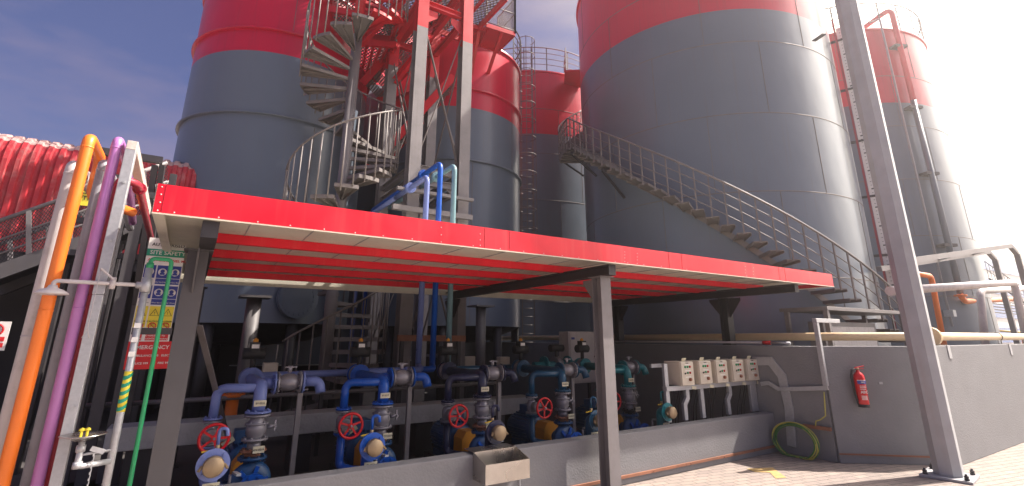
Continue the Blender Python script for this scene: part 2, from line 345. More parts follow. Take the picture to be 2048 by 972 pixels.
# ================================================================== TANKS
def seam_ring(mb, cx, cy, r, z, t=.008, h=.014, n=120):
    mb.lathe([(r-.01, z-h),(r+t, z-h*.6),(r+t, z+h*.6),(r-.01, z+h)], (cx,cy,0), seg=n)
def tank(name, label, cx, cy, r, z0, ztop, zb, seams, flanges=(), vseams=(), courses=(), base='plinth', group='storage tanks'):
    t = thing(name, label, 'storage tank', (cx,cy,0), group)
    s = MB(); s.lathe([(r,z0),(r,zb)], (cx,cy,0), seg=144); s.build('lower_shell', M['tank_grey'], t)
    s = MB(); s.lathe([(r,zb),(r,ztop)], (cx,cy,0), seg=144); s.build('upper_shell', M['tank_red'], t)
    s = MB(); s.lathe([(r+.05,ztop-.06),(r+.06,ztop),(r,ztop+.03),(0,ztop+.35)], (cx,cy,0), seg=96); s.lathe([(r-.002,ztop-.07),(r+.05,ztop-.06)], (cx,cy,0), seg=96); s.build('roof', M['tank_red'], t)
    for z in seams:
        s = MB(); seam_ring(s, cx, cy, r, z); s.build('weld_seam', M['seam'], t)
    if vseams:
        toc_ = math.degrees(math.atan2(-cy, -cx))
        for (a, za, zc) in vseams:
            if abs((a - toc_ + 180) % 360 - 180) > 100: continue
            s = MB(); p = Vector((cx+math.cos(R(a))*(r+.002), cy+math.sin(R(a))*(r+.002), 0)); s.bar(p+Vector((0,0,za)), p+Vector((0,0,zc)), .012, .012, (math.cos(R(a)),math.sin(R(a)),0)); s.build('vertical_weld', M['seam'], t)
    for z in flanges:
        s = MB(); s.lathe([(r-.01,z-.02),(r+.075,z-.018),(r+.075,z+.018),(r-.01,z+.02)], (cx,cy,0), seg=144)
        s.build('stiffener_ring', M['tank_grey'] if z < zb else M['tank_red'], t)
    if base == 'legs':
        s = MB(); s.lathe([(0,z0-.5),(r*.6,z0-.35),(r-.02,z0+.002)], (cx,cy,0), seg=64); s.build('bottom_cone', M['dark_steel'], t)
        for k in range(8):
            a = 2*math.pi*k/8+.3; p = Vector((cx+math.cos(a)*(r-.15), cy+math.sin(a)*(r-.15), 0))
            l = MB(); l.cyl(p, p+Vector((0,0,z0-.004)), .11, 16); l.build('leg', M['dark_steel'], t)
    else:
        s = MB(); s.lathe([(r+.12,.93),(r+.12,z0-.002),(0,z0-.002)], (cx,cy,0), seg=96); s.build('plinth', M['plinth'], t)
    return t
DX, DY = 13.17, 9.09; EX, EY = 22.45, 9.30; CX, CY = 12.83, 18.6
AX, AY = 1.23, 13.44; BX, BY = 6.27, 13.34
zs = [.96+2*k for k in range(1,6)]
random.seed(3)
def vs_for(base_az, za=.96):
    o = []
    for k in range(6):
        off = (k % 2)*20 + random.random()*8
        for j in range(9): o.append((base_az+off+j*40, za+2*k+.02, za+2*k+1.98))
    return o
tD = tank('storage_tank', 'largest storage tank with a stair winding round it, grey below a red band', DX, DY, 3.85, .96, 12.96, 9.93, zs, vseams=vs_for(-146))
tE = tank('storage_tank', 'sunlit far right tank with rim railing, behind the tall post', EX, EY, 3.85, .96, 12.96, 9.88, zs, vseams=vs_for(-130))
tC = tank('storage_tank', 'shaded tank between the others with a caged ladder and a rim railing', CX, CY, 3.85, .96, 12.75, 9.82, zs, vseams=vs_for(-110))
tA = tank('storage_tank', 'tall grey and red tank left of and behind the spiral stair', AX, AY, 2.14, 1.94, 10.13, 8.02, [], flanges=(6.46,8.6), vseams=[(-75,2.0,6.4),(-95,8.7,10.1),(-50,6.5,8.5)], base='legs')
tB = tank('storage_tank', 'grey and red tank right of the steel tower with mesh platform on top', BX, BY, 2.14, 1.94, 10.13, 7.94, [], flanges=(6.34,8.5), vseams=[(-100,2.0,6.3),(-60,6.4,8.4)], base='legs')
# small lugs on tank D and E
s=MB(); p=PD(1628,82,12.3); s.bar(p, p+Vector((-.12,-.28,-.02)), .1,.02); s.build('lug', M['dark_steel'], tD)
def rim_rail(t, cx, cy, r, z, a0, a1, mt, n=10, gap=None):
    s = MB()
    for h in (.3,.58,.85):
        s.tube([(cx+math.cos(R(a))*r, cy+math.sin(R(a))*r, z+h) for a in [a0+(a1-a0)*i/60 for i in range(61)]], .014, 6)
    s.build('mid_rail', mt, t)
    s = MB(); s.tube([(cx+math.cos(R(a))*r, cy+math.sin(R(a))*r, z+1.12) for a in [a0+(a1-a0)*i/60 for i in range(61)]], .024, 8); s.build('handrail', mt, t)
    for i in range(n+1):
        a = R(a0+(a1-a0)*i/n); s = MB(); s.bar((cx+math.cos(a)*r, cy+math.sin(a)*r, z), (cx+math.cos(a)*r, cy+math.sin(a)*r, z+1.12), .045, .018, (math.cos(a),math.sin(a),0)); s.build('rail_post', mt, t)
rr_ = thing('rim_railing', 'curved guard railing round the rim of the sunlit tank at the far right', 'railing', (EX,EY,12.98), 'rim railings')
rim_rail(rr_, EX, EY, 3.88, 12.97, -205, 60, M['dark_steel'], 22)
rr_ = thing('rim_railing', 'curved guard railing round the rim of the shaded tank behind the caged ladder', 'railing', (CX,CY,12.77), 'rim railings')
rim_rail(rr_, CX, CY, 3.88, 12.76, -200, 20, M['taupe'], 15)
rr_ = thing('rim_railing', 'guard railing round the top of the tank beside the steel tower', 'railing', (BX,BY,10.15), 'rim railings')
rim_rail(rr_, BX, BY, 2.2, 10.14, -60, 150, M['dark_steel'], 12)
# caged ladder on tank C
lad = thing('caged_ladder', 'tall ladder with hooped safety cage on the shaded tank', 'ladder', (PD(1054,300,18.4).x, PD(1054,300,18.4).y, 0))
lc = Vector(lad.location); rd = Vector((CX,CY,0))-lc; rd.z=0; rd.normalize(); sd_ = Vector((rd.y,-rd.x,0))
for sg in (-1,1):
    s=MB(); s.bar(lc+sd_*sg*.22+Vector((0,0,1.0)), lc+sd_*sg*.22+Vector((0,0,13.7)), .05,.02, rd); s.build('ladder_rail', M['taupe'], lad)
for k in range(42):
    s=MB(); s.cyl(lc-sd_*.22+Vector((0,0,1.2+k*.3)), lc+sd_*.22+Vector((0,0,1.2+k*.3)), .012, 6); s.build('rung', M['taupe'], lad)
for k in range(15):
    z=3.4+k*.74; s=MB(); s.tube([lc - rd*(.34+.34*math.cos(R(a))) *1.0 + sd_*.36*math.sin(R(a)) + Vector((0,0,z)) for a in range(-150,151,15)], .016, 6); s.build('cage_hoop', M['taupe'], lad)
for a in (-90,-45,0,45,90):
    p=lc - rd*(.34+.34*math.cos(R(a)))+sd_*.36*math.sin(R(a)); s=MB(); s.bar(p+Vector((0,0,3.3)),p+Vector((0,0,13.8)),.03,.01, rd); s.build('cage_strap', M['taupe'], lad)
# small landing beside tank C
s0 = thing('roof_landing', 'small red landing bridging the shaded tank and the largest tank', 'platform', tuple(PD(1152,158,18.9)))
p=PD(1152,158,18.9); s=MB(); s.obox(p,(.8,-.6,0),(.6,.8,0),(0,0,1),1.0,1.4,.08); s.build('deck', M['red_steel'], s0)
s=MB()
for sg in (-.45,.45):
    q=p+Vector((.8,-.6,0))*sg; 
    for h in (.4,.75,1.1): s.bar(q+Vector((-.4,-.55,h)), q+Vector((.4,.55,h)), .03,.03)
    for e in (-1,0,1): s.bar(q+Vector((.4*e,.55*e,0)), q+Vector((.4*e,.55*e,1.1)), .03,.03)
s.build('guard_rail', M['taupe'], s0)
# ------------------------------------------------------------------ stair round tank D
st = thing('tank_stair', 'steel stair with railing winding up round the largest tank', 'stair', (DX,DY,0))
RI, RO = 3.93, 4.66; PER = .0546
def dz(a): return 1.36 + (-96.4 - a)*PER        # tread height at angle a (deg)
A0, A1 = -92, -300
N_T = int((A0-A1)/3.66)
def hz(a):
    a_e = a if a>-198 else min(-198, a+14)      # level landing between -198 and -212 degrees
    return 1.31+(A0-a_e)/3.66*.2
def dp(a, r, z): return Vector((DX+math.cos(R(a))*r, DY+math.sin(R(a))*r, z))
tr = None
def tread_mesh(mb, a, z, ri, ro, da, lip=.045, P=dp):
    a0, a1 = a-da/2, a+da/2; t=.02
    mb.prism([P(a0,ri,z), P(a0,ro,z), P(a1,ro,z), P(a1,ri,z)], (0,0,t))
    mb.bar(P(a0,ri,z-lip/2), P(a0,ro,z-lip/2), .01, lip); mb.bar(P(a1,ri,z-lip/2), P(a1,ro,z-lip/2), .01, lip)
tm = MB(); tread_mesh(tm, 0, 0, RI, RO, 3.4, .05, P=lambda a,r,z: Vector((math.cos(R(a))*r, math.sin(R(a))*r, z)))
first = tm.build('tread', M['taupe']); 
bm_ = MB(); bm_.bar((RO,0,-.02),(RO,0,.98),.028,.028,(1,0,0)); fb = bm_.build('baluster', M['taupe'])
for i in range(N_T):
    a = A0-(i+.5)*3.66; z = hz(a)
    c = first if i==0 else first.copy(); b = fb if i==0 else fb.copy()
    for q in (c,b):
        if i: col.objects.link(q)
        q.parent = st; q.location=(0,0,z); q.rotation_euler=(0,0,R(a))
steps=[A0-(A0-A1)*i/160 for i in range(161)]

for h,rad,nm in ((.98,.024,'handrail'),(.72,.011,'mid_rail'),(.47,.011,'mid_rail'),(.22,.011,'mid_rail')):
    s=MB(); s.tube([dp(a,RO,hz(a)+h) for a in steps], rad, 8); s.build(nm, M['taupe'], st)
for rr in (RI+.0,):
    s=MB()
    for i in range(160):
        a,b=steps[i],steps[i+1]; s.bar(dp(a,rr,hz(a)-.02),dp(b,rr,hz(b)-.02),.012,.13)
    s.build('stringer', M['taupe'], st)
for a in (-178,-196,-220,-250):
    s=MB(); s.bar(dp(a,RI-.06,hz(a)-.75),dp(a,RO,hz(a)-.12),.05,.05); s.bar(dp(a,RI-.06,hz(a)-.1),dp(a,RO,hz(a)-.1),.05,.05); s.build('bracket', M['dark_steel'], st)
# ------------------------------------------------------------------ level gauge and pipe on tank D
lg = thing('level_gauge', 'tall white level gauge board with scale marks on the right edge of the largest tank', 'gauge', (14.54,5.38,0))
gz0 = PD(1772,575,15.5).z; gz1 = PD(1662,62,15.5).z; gp=Vector((14.55,5.22,0)); gd=Vector((-.93,-.35,0)).normalized(); gs=Vector((.35,-.93,0)).normalized()
s=MB(); s.obox(gp+Vector((0,0,(gz0+gz1)/2)), gs, gd, (0,0,1), .15,.02,gz1-gz0); s.build('board', M['white'], lg)
s=MB()
for i in range(int((gz1-gz0)/.1)):
    z=gz0+.05+i*.1; L_=.03 if i%5 else .07; s.obox(gp+gd*.012+gs*(.03-(.09-L_)/2)+Vector((0,0,z)), gs, gd, (0,0,1), L_, .004, .010 if i%5 else .03)
s.build('scale_marks', M['ink'], lg)
s=MB(); s.box(0,0,0,0,0,0) if False else None
s.bar(gp-gs*.11+Vector((0,0,gz0-1)), gp-gs*.11+Vector((0,0,gz1+.3)), .05,.06,gd); s.build('guide_rail', M['maroon'], lg)
s=MB()
for k in range(5): z=gz0+.8+k*(gz1-gz0-1.2)/4; s.bar(gp-gs*.25+Vector((0,0,z)), gp+gs*.34+Vector((0,0,z)), .06,.05,gd)
s.build('clamp', M['dark_steel'], lg)
s=MB(); s.box(gp.x-.1,gp.x+.1,gp.y-.1,gp.y+.1,gz0-.5,gz0-.05); s.build('gauge_head', M['galv'], lg)
dpi = thing('downpipe', 'vertical pipe beside the level gauge on the largest tank, red above and grey below', 'pipe', (14.7,5.02,0))
q=gp+gs*.26
s=MB(); s.cyl(q+Vector((0,0,2.9)), q+Vector((0,0,9.9)), .085, 16); s.build('lower_pipe', M['tank_grey'], dpi)
s=MB(); s.cyl(q+Vector((0,0,9.9)), q+Vector((0,0,13.6)), .085, 16); s.build('upper_pipe', M['tank_red'], dpi)
s=MB(); s.flange(q+Vector((0,0,2.95)),(0,0,1),.15); s.flange(q+Vector((0,0,2.9)),(0,0,1),.15); s.pipe([q+Vector((0,0,2.9)),q+Vector((0,0,2.55)),q+Vector((.8,.2,2.5))],.085,.2); s.build('bottom_elbow', M['pale'], dpi)
# ------------------------------------------------------------------ pipes on tank E
ep = thing('downpipe', 'long red and grey pipe bending over the rim of the far right tank', 'pipe', (EX,EY,0))
def on_E(px,py,r=4.15):
    d=ray(px,py); h=math.hypot(d.x,d.y); ux,uy=d.x/h,d.y/h; bq=ux*EX+uy*EY; qd=bq*bq-(EX*EX+EY*EY-r*r); t=bq-math.sqrt(max(qd,0)); return Vector((ux*t,uy*t,H+t*d.z/h))
e0=on_E(1922,590,4.05); e1=on_E(1790,50); ez=e0.xy
pt=Vector((e0.x,e0.y,0))
s=MB(); s.cyl(pt+Vector((0,0,e0.z)), pt+Vector((0,0,9.88)), .09, 16); s.build('lower_pipe', M['tank_grey'], ep)
toc=(Vector((EX,EY,0))-pt).normalized(); side=Vector((-toc.y,toc.x,0))
s=MB(); s.pipe([pt+Vector((0,0,9.88)), pt+Vector((0,0,13.75)), pt+toc*1.1+side*.9+Vector((0,0,13.1))], .09, .3); s.build('upper_pipe', M['tank_red'], ep)
for z in (4.6,7.1,9.6,12.1):
    s=MB(); s.obox(pt+toc*.1+Vector((0,0,z)), side, toc, (0,0,1), .5,.35,.09); s.build('clamp', M['dark_steel'], ep)
rod = thing('sensor_conduit', 'thin vertical conduit left of the long pipe on the far right tank', 'conduit', (pt.x,pt.y,0))
rp = on_E(1768,75,4.0); rp.z=0
s=MB(); s.pipe([rp+Vector((0,0,2.0)), rp+Vector((0,0,13.3)), rp+toc*.4+Vector((0,0,13.4))], .035,.1); s.build('conduit', M['midgrey'], rod)
s=MB(); s.box(rp.x-.15,rp.x+.1,rp.y-.15,rp.y+.1,2.3,2.5); s.build('junction_box', M['galv'], rod)
# ================================================================== CANOPY
XL, XR, YF, YB = -.34, 9.2, 4.15, 8.75
cn_ = thing('canopy', 'long flat canopy with bright red fascia standing over the pumps', 'canopy', (4.07,4.4,0))
s=MB()
s.box(XL+.02,XR-.02,YF+.02,YB-.02,2.565,2.585); s.build('roof_sheet', M['soffit'], cn_)
s=MB()   # fascia, folded with an inward lower lip
s.box(XL,XR,YF-.004,YF+.006,2.5,2.71); s.build('front_fascia', M['fascia'], cn_)
s=MB(); s.box(XL-.006,XL+.006,YF+.008,YB,2.5,2.71); s.build('side_fascia', M['soffit'], cn_)
s=MB(); s.box(XR-.006,XR+.006,YF+.008,YB,2.5,2.71); s.build('side_fascia', M['fascia'], cn_)
s=MB(); s.box(XL,XR,YB+.002,YB+.012,2.44,2.71); s.build('back_fascia', M['soffit'], cn_)
s=MB(); s.box(XL-.004,XR+.004,YF-.012,YF+.012,2.488,2.4985); s.build('front_trim', M['ivory'], cn_)
s=MB(); s.box(XL+.008,XL+.07,YF+.014,YB-.002,2.49,2.4985); s.build('side_trim', M['soffit'], cn_)
s=MB(); s.box(XR-.06,XR-.008,YF+.014,YB-.002,2.49,2.4985); s.build('side_trim', M['ivory'], cn_)
for k in range(4):
    y=5.07+.97*k; s=MB()
    s.box(XL+.4,XR-.55,y,y+.004,2.478,2.562); s.box(XL+.4,XR-.55,y+.005,y+.06,2.478,2.483); s.build('purlin', M['fascia'], cn_)
s=MB()  # standing folds of the sheet seen from below
for k in range(18):
    x=.3+k*.5; s.box(x-.003,x+.003,YF+.03,YB-.03,2.558,2.5645)
s.build('sheet_pattern', M['midgrey'], cn_)
def rivet(x,z,y=YF-.004): 
    s=MB(); s.lathe([(0,.004),(.004,.003),(.006,0)], (x,y,z), (0,-1,0), 8); return s
for i,(px,py) in enumerate([(348,427),(437,436),(515,445),(580,452),(648,459),(710,466),(766,472),(824,478),(946,492),(1000,498),(1047,503),(1087,507),(1124,512),(1157,516),(1195,519),(1230,523),(1255,526),(1287,530),(1322,533),(1373,539),(1400,542),(1455,548),(1493,552),(882,455),(882,470),(882,484),(960,468),(960,480),(960,491),(324,374),(322,389),(320,405),(315,421),(1249,504),(1249,510),(1249,516),(1249,523),(1274,507),(1274,514),(1274,520),(1274,527),(1490,533),(1490,540),(1490,546),(1506,536),(1506,543),(1506,549)]):
    p=PY(px,py,YF); rivet(p.x,max(p.z,2.512)).build('rivet', M['rivet'], cn_)
s=MB()
for x in (-.29,2.33,2.62,5.03,5.28,7.55,7.72): s.box(x-.0015,x+.0015,YF-.0065,YF-.0035,2.503,2.708)
s.build('joint_pattern', M['maroon'], cn_)
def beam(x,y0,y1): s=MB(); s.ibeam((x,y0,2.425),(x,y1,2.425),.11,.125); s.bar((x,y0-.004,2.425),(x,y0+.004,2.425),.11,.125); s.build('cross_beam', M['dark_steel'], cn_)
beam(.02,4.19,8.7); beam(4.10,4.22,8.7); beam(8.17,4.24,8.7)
def post(x,y,ztop=2.36,w=.16,m='dark_steel',gus=True,z0=0,par=cn_):
    s=MB(); s.ibeam((x,y,z0+.012),(x,y,ztop-.012),w,w,.012,up=(0,1,0)); s.build('post', M[m], par)
    s=MB(); s.box(x-w*.7,x+w*.7,y-w*.7,y+w*.7,ztop-.0115,ztop-.0005); s.build('cap_plate', M[m], par); s=MB(); s.box(x-w*.75,x+w*.75,y-w*.75,y+w*.75,z0,z0+.0115); s.build('foot_plate', M[m], par)
    if gus:
        for sg in (-1,1):
            if y+sg*.3<4.2: continue
            s=MB(); s.prism([(x-.006,y+sg*w*.51,ztop-.02),(x-.006,y+sg*(w*.5+.24),ztop-.02),(x-.006,y+sg*(w*.5+.24),ztop-.06),(x-.006,y+sg*w*.51,ztop-.36)], (.012,0,0)); s.build('gusset', M[m], par)
post(-.03,4.87,m='steel_shade',w=.15); post(4.1,4.42,m='steel'); post(8.17,5.56); post(.02,8.5); post(4.10,8.5); post(8.17,8.3)  # front left post gets the canopy's shade through its darker steel colour
s=MB(); s.bar((-.37,4.79,1.70),(-.115,4.79,1.70),.02,.05); s.build('side_bracket', M['dark_steel'], cn_)
s=MB(); s.bar((.06,4.9,1.75),(.55,7.0,.55),.05,.012); s.build('tie_bar', M['steel'], cn_)
# ================================================================== TOWER
TX0,TX1,TY0,TY1 = 3.35,4.46,9.0,10.9
tw = thing('steel_tower', 'four-legged steel tower with crossed braces between spiral stair and tank, red at the top', 'tower', ((TX0+TX1)/2,(TY0+TY1)/2,0))
ZR=8.24
for x in (TX0,TX1):
    for y in (TY0,TY1):
        s=MB(); s.ibeam((x,y,0),(x,y,ZR),.25,.25,.016,up=(0,1,0)); cpart=s.build('column', M['steel'], tw)
        s=MB(); s.ibeam((x,y,ZR+.001),(x,y,12.5),.25,.25,.016,up=(0,1,0)); s.build('upper_column', M['red_steel'], tw)
def brace(a,b,m='taupe'): s=MB(); s.bar(a,b,.012,.07,(0,1,0)); s.build('cross_brace', M[m], tw)
for y in (TY0+.02,TY1-.02):
    brace((TX0+.1,y,8.35),(TX1-.1,y,5.25)); brace((TX1-.1,y+.016,8.35),(TX0+.1,y+.016,5.25))
    brace((TX0+.1,y,4.5),(TX1-.1,y,1.6)); brace((TX1-.1,y+.016,4.5),(TX0+.1,y+.016,1.6))
for x in (TX0,TX1):
    brace((x,TY0+.1,8.3),(x,TY1-.1,5.2)); brace((x+.016,TY1-.1,8.3),(x+.016,TY0+.1,5.2)); brace((x,TY0+.1,4.6),(x,TY1-.1,1.6))
def cb(a,b,m,w=.12,h=.14): s=MB(); s.ibeam(a,b,w,h,.012); s.build('beam', M[m], tw)
for z,m in ((4.72,'steel'),(5.0,'steel'),(8.95,'red_steel'),(9.9,'red_steel'),(10.9,'red_steel')):
    for y in (TY0,TY1): cb((TX0+.13,y,z),(TX1-.13,y,z),m)
    for x in (TX0,TX1): cb((x,TY0+.13,z),(x,TY1-.13,z),m)
for sx,x in ((1,TX0+.126),(-1,TX1-.126)):
    for z,m in ((8.45,'red_steel'),(4.45,'steel')):
        s=MB(); s.prism([(x,TY0-.008,z+.36),(x+sx*.26,TY0-.008,z+.36),(x+sx*.26,TY0-.008,z+.22),(x,TY0-.008,z)], (0,.016,0)); s.build('gusset', M[m], tw)
s=MB(); s.bar((3.9,9.9,8.9),(3.9,9.9,8.91),.3,.3); 
# sloping red braces under the landing
for a,b in (((3.5,9.1,8.1),(4.4,10.6,9.7)),((3.4,10.8,7.8),(4.4,9.3,9.6)),((2.4,10.4,8.3),(3.3,9.3,9.6)),((2.2,11.2,9.0),(3.6,10.6,9.75))):
    s=MB(); s.ibeam(a,b,.12,.14,.012); s.build('raking_brace', M['red_steel'], tw)
# ------------------------------------------------------------------ landings with mesh decks and panels
def deck(par, quad, z, m='red_steel', cell=.10, joists=4, dk='taupe', frame=.16):
    q=[Vector((x,y,z)) for x,y in quad]
    L_=(q[1]-q[0]).length; W_=(q[3]-q[0]).length
    s=MB(); s.lattice(q[0],q[1],q[2],q[3], max(2,int(L_/cell)), max(2,int(W_/(cell*1.5))), .02); s.build('mesh_deck', M[dk], par)
    for i in range(4):
        a,b=q[i],q[(i+1)%4]; s=MB(); s.bar(a-Vector((0,0,frame/2+.01)),b-Vector((0,0,frame/2+.01)),.07,frame); s.build('edge_beam', M[m], par)
    for i in range(1,joists):
        t=i/joists; s=MB(); s.bar(q[0].lerp(q[1],t)-Vector((0,0,.07)), q[3].lerp(q[2],t)-Vector((0,0,.07)), .05,.1); s.build('joist', M[m], par)
def guard(par, a, b, h=1.15, m='taupe', mesh=True, cell=.045, bars=False):
    a=Vector(a); b=Vector(b); up=Vector((0,0,1)); n=max(1,int((b-a).length/.9))
    for i in range(n+1):
        p=a.lerp(b,i/n); s=MB(); s.bar(p,p+up*h,.045,.045,(0,1,0)); s.build('guard_post', M[m], par)
    s=MB(); s.tube([a+up*h,b+up*h],.024,8); s.build('guard_handrail', M[m], par)
    s=MB(); s.tube([a+up*.08,b+up*.08],.015,6); s.tube([a+up*(h*.55),b+up*(h*.55)],.015,6); s.build('guard_rail_pattern', M[m], par)
    if mesh:
        L_=(b-a).length; s=MB(); s.lattice(a+up*.1,b+up*.1,b+up*(h-.06),a+up*(h-.06), max(2,int(L_/cell)), int((h-.16)/(cell*1.9)), .007); s.build('mesh_panel', M[m], par)
    if bars:
        L_=(b-a).length
        for i in range(int(L_/.12)): p=a.lerp(b,(i+.5)/int(L_/.12)); s=MB(); s.bar(p+up*.05,p+up*h,.014,.014,(0,1,0)); s.build('guard_bar', M[m], par)
l1=thing('tower_landing', 'red-framed mesh landing across the top of the steel tower', 'platform', (3.9,10.0,9.9))
ZL=9.97
deck(l1, [(3.2,8.85),(5.5,8.85),(5.5,11.05),(3.2,11.05)], ZL, joists=5)
guard(l1,(4.6,8.87,ZL),(5.5,8.87,ZL)); guard(l1,(3.25,8.87,ZL),(4.3,8.87,ZL),mesh=False,bars=True)
l3=thing('tank_walkway', 'mesh walkway reaching from the tower round to the left tank', 'platform', (2.6,11.2,9.2))
deck(l3, [(1.3,11.0),(3.3,10.4),(3.3,11.5),(1.6,12.0)], 9.95, joists=5)
guard(l3,(1.3,11.0,9.96),(2.2,10.73,9.96))
# platform round the front of tank B (two facets) held by struts
l2=thing('tank_platform', 'red mesh platform with railing on struts beside the tank right of the tower', 'platform', (BX,BY-2.3,9.9))
ZP=9.86
qa=[PZ(941,50,ZP),PZ(973,58,ZP),PZ(962,88,ZP),PZ(925,80,ZP)]
qb=[PZ(973,49,ZP),PZ(1030,67,ZP),PZ(996,101,ZP),PZ(960,88,ZP)]
for q in (qa,qb):
    s=MB(); s.prism([p+Vector((0,0,-.02)) for p in q],(0,0,.014)); s.build('deck_plate', M['red_steel'], l2)
    for i in range(4):
        s=MB(); s.bar(q[i]-Vector((0,0,.02)),q[(i+1)%4]-Vector((0,0,.02)),.03,.12); s.build('edge_beam', M['red_steel'], l2)
guard(l2,qa[0],qa[1]); guard(l2,qb[0],qb[1]); guard(l2,qb[1],qb[2])
def on_B(px,py,r=2.15):
    d=ray(px,py); h=math.hypot(d.x,d.y); ux,uy=d.x/h,d.y/h; bq=ux*BX+uy*BY; qd=bq*bq-(BX*BX+BY*BY-r*r); t=bq-math.sqrt(max(qd,0)); return Vector((ux*t,uy*t,H+t*d.z/h))
for (x0,y0,x1,y1) in ((958,62,942,149),(1004,62,976,147)):
    s=MB(); s.bar(PZ(x0,y0,ZP-.04), on_B(x1,y1), .08,.08); s.build('strut', M['red_steel'], l2)
# stair flight climbing from the tower past the left tank
fl=thing('stair_flight', 'straight red stair flight with perforated treads rising behind the tower columns', 'stair', (3.2,11.0,8.0))
a=PD(742,185,12.6); b=PD(925,-20,11.6); dirf=(b-a); hd=Vector((dirf.x,dirf.y,0)).normalized(); sdv=Vector((-hd.y,hd.x,0))
for sg in (-1,1):
    s=MB(); s.bar(a+sdv*sg*.5,b+sdv*sg*.5,.03,.24); s.build('stringer', M['red_steel'], fl)
nst=max(4,int(dirf.z/.22))
for i in range(nst):
    p=a+dirf*((i+.5)/nst); s=MB(); s.lattice(p-sdv*.48-hd*.16,p+sdv*.48-hd*.16,p+sdv*.48+hd*.16,p-sdv*.48+hd*.16,9,3,.018)
    s.build('perforated_tread', M['taupe'], fl)
for sg in (-1,1):
    s=MB(); s.tube([a+sdv*sg*.5+Vector((0,0,1)),b+sdv*sg*.5+Vector((0,0,1))],.02,8); s.build('handrail', M['taupe'], fl)
    for i in range(6):
        p=a+dirf*((i+.5)/6)+sdv*sg*.5; s=MB(); s.bar(p,p+Vector((0,0,1)),.03,.03,(0,1,0)); s.build('rail_post', M['taupe'], fl)
fm=thing('lower_mesh_flight', 'shaded mesh stair flight low behind the tower columns', 'stair', (3.6,11.4,6.0))
a=PD(735,350,12.0); b=PD(900,170,12.2); dirf=(b-a); hd=Vector((dirf.x,dirf.y,0)).normalized(); sdv=Vector((-hd.y,hd.x,0))
for sg in (-1,1):
    s=MB(); s.bar(a+sdv*sg*.5,b+sdv*sg*.5,.03,.2); s.build('stringer', M['red_steel'] , fm)
for i in range(14):
    p=a+dirf*((i+.5)/14); s=MB(); s.lattice(p-sdv*.48-hd*.13,p+sdv*.48-hd*.13,p+sdv*.48+hd*.13,p-sdv*.48+hd*.13,9,3,.016)
    s.build('perforated_tread', M['taupe'], fm)
# upper mesh landing at the very top left
l4=thing('upper_mesh_landing', 'high mesh landing above the spiral stair against the left tank', 'platform', (2.4,11.1,10.9))
l5=thing('middle_mesh_landing', 'mesh landing half hidden between the left tank and the tower columns', 'platform', (2.9,11.3,8.7))
deck(l5, [(2.5,10.9),(3.3,10.5),(3.4,12.6),(3.0,12.9)], 8.75, joists=5)
guard(l5,(3.32,10.6,8.76),(3.4,12.5,8.76),cell=.08)
deck(l4, [(1.7,10.6),(3.2,10.2),(3.3,11.0),(2.0,11.6)], 9.2, joists=3)
# ================================================================== SPIRAL STAIR
SX,SY=2.2,9.85; SR=1.05
sp=thing('spiral_stair', 'grey spiral stair with many thin balusters left of the steel tower', 'stair', (SX,SY,0))
s=MB(); s.cyl((SX,SY,0),(SX,SY,ZR-.1),.11,24); s.build('centre_pole', M['steel'], sp)
s=MB(); s.cyl((SX,SY,ZR-.099),(SX,SY,11.6),.11,24); s.build('upper_pole', M['red_steel'], sp)
def sw(a,r,z): return Vector((math.cos(R(a))*r, math.sin(R(a))*r, z))
def spiral_tread(m):
    mb=MB(); h=11.6; t=.014
    P=[sw(-h,.11,0)]+[sw(-h+2*h*i/4,SR,0) for i in range(5)]+[sw(h,.11,0)]
    mb.prism(P,(0,0,t))
    mb.bar(sw(-h,.11,-.03),sw(-h,SR,-.03),.012,.06); mb.bar(sw(h,.11,-.03),sw(h,SR,-.03),.012,.06)
    for i in range(4): mb.bar(sw(-h+2*h*i/4,SR,-.03),sw(-h+2*h*(i+1)/4,SR,-.03),.012,.06)
    mb.bar(sw(0,.11,-.04),sw(0,SR-.02,-.04),.03,.05)
    return mb.build('tread', M[m])
ft=spiral_tread('taupe'); fr_=spiral_tread('red_steel')
b0=MB(); b0.tube([(SR+.015,0,-.08),(SR+.015,0,1.30)],.0135,8); fbal=b0.build('baluster', M['taupe'])
nk=0; first_used={'t':False,'r':False,'b':False}
for k in range(-18,27):
    z=4.36+.226*k; a=-98.75+22.5*k
    red = z>8.15
    src=fr_ if red else ft; key='r' if red else 't'
    c=src if not first_used[key] else src.copy()
    if first_used[key]: col.objects.link(c)
    first_used[key]=True; c.parent=sp; c.location=(0,0,z); c.rotation_euler=(0,0,R(a))
    for j in (-.25,.25):
        c=fbal if not first_used['b'] else fbal.copy()
        if first_used['b']: col.objects.link(c)
        first_used['b']=True; c.parent=sp; c.location=(0,0,z+j*.226); c.rotation_euler=(0,0,R(a+22.5*j))
s=MB(); s.tube([Vector((SX,SY,0))+sw(-98.75+22.5*k/4,SR+.015,4.36+.226*k/4+1.30) for k in range(-72,107)],.02,8); s.build('handrail', M['taupe'], sp)
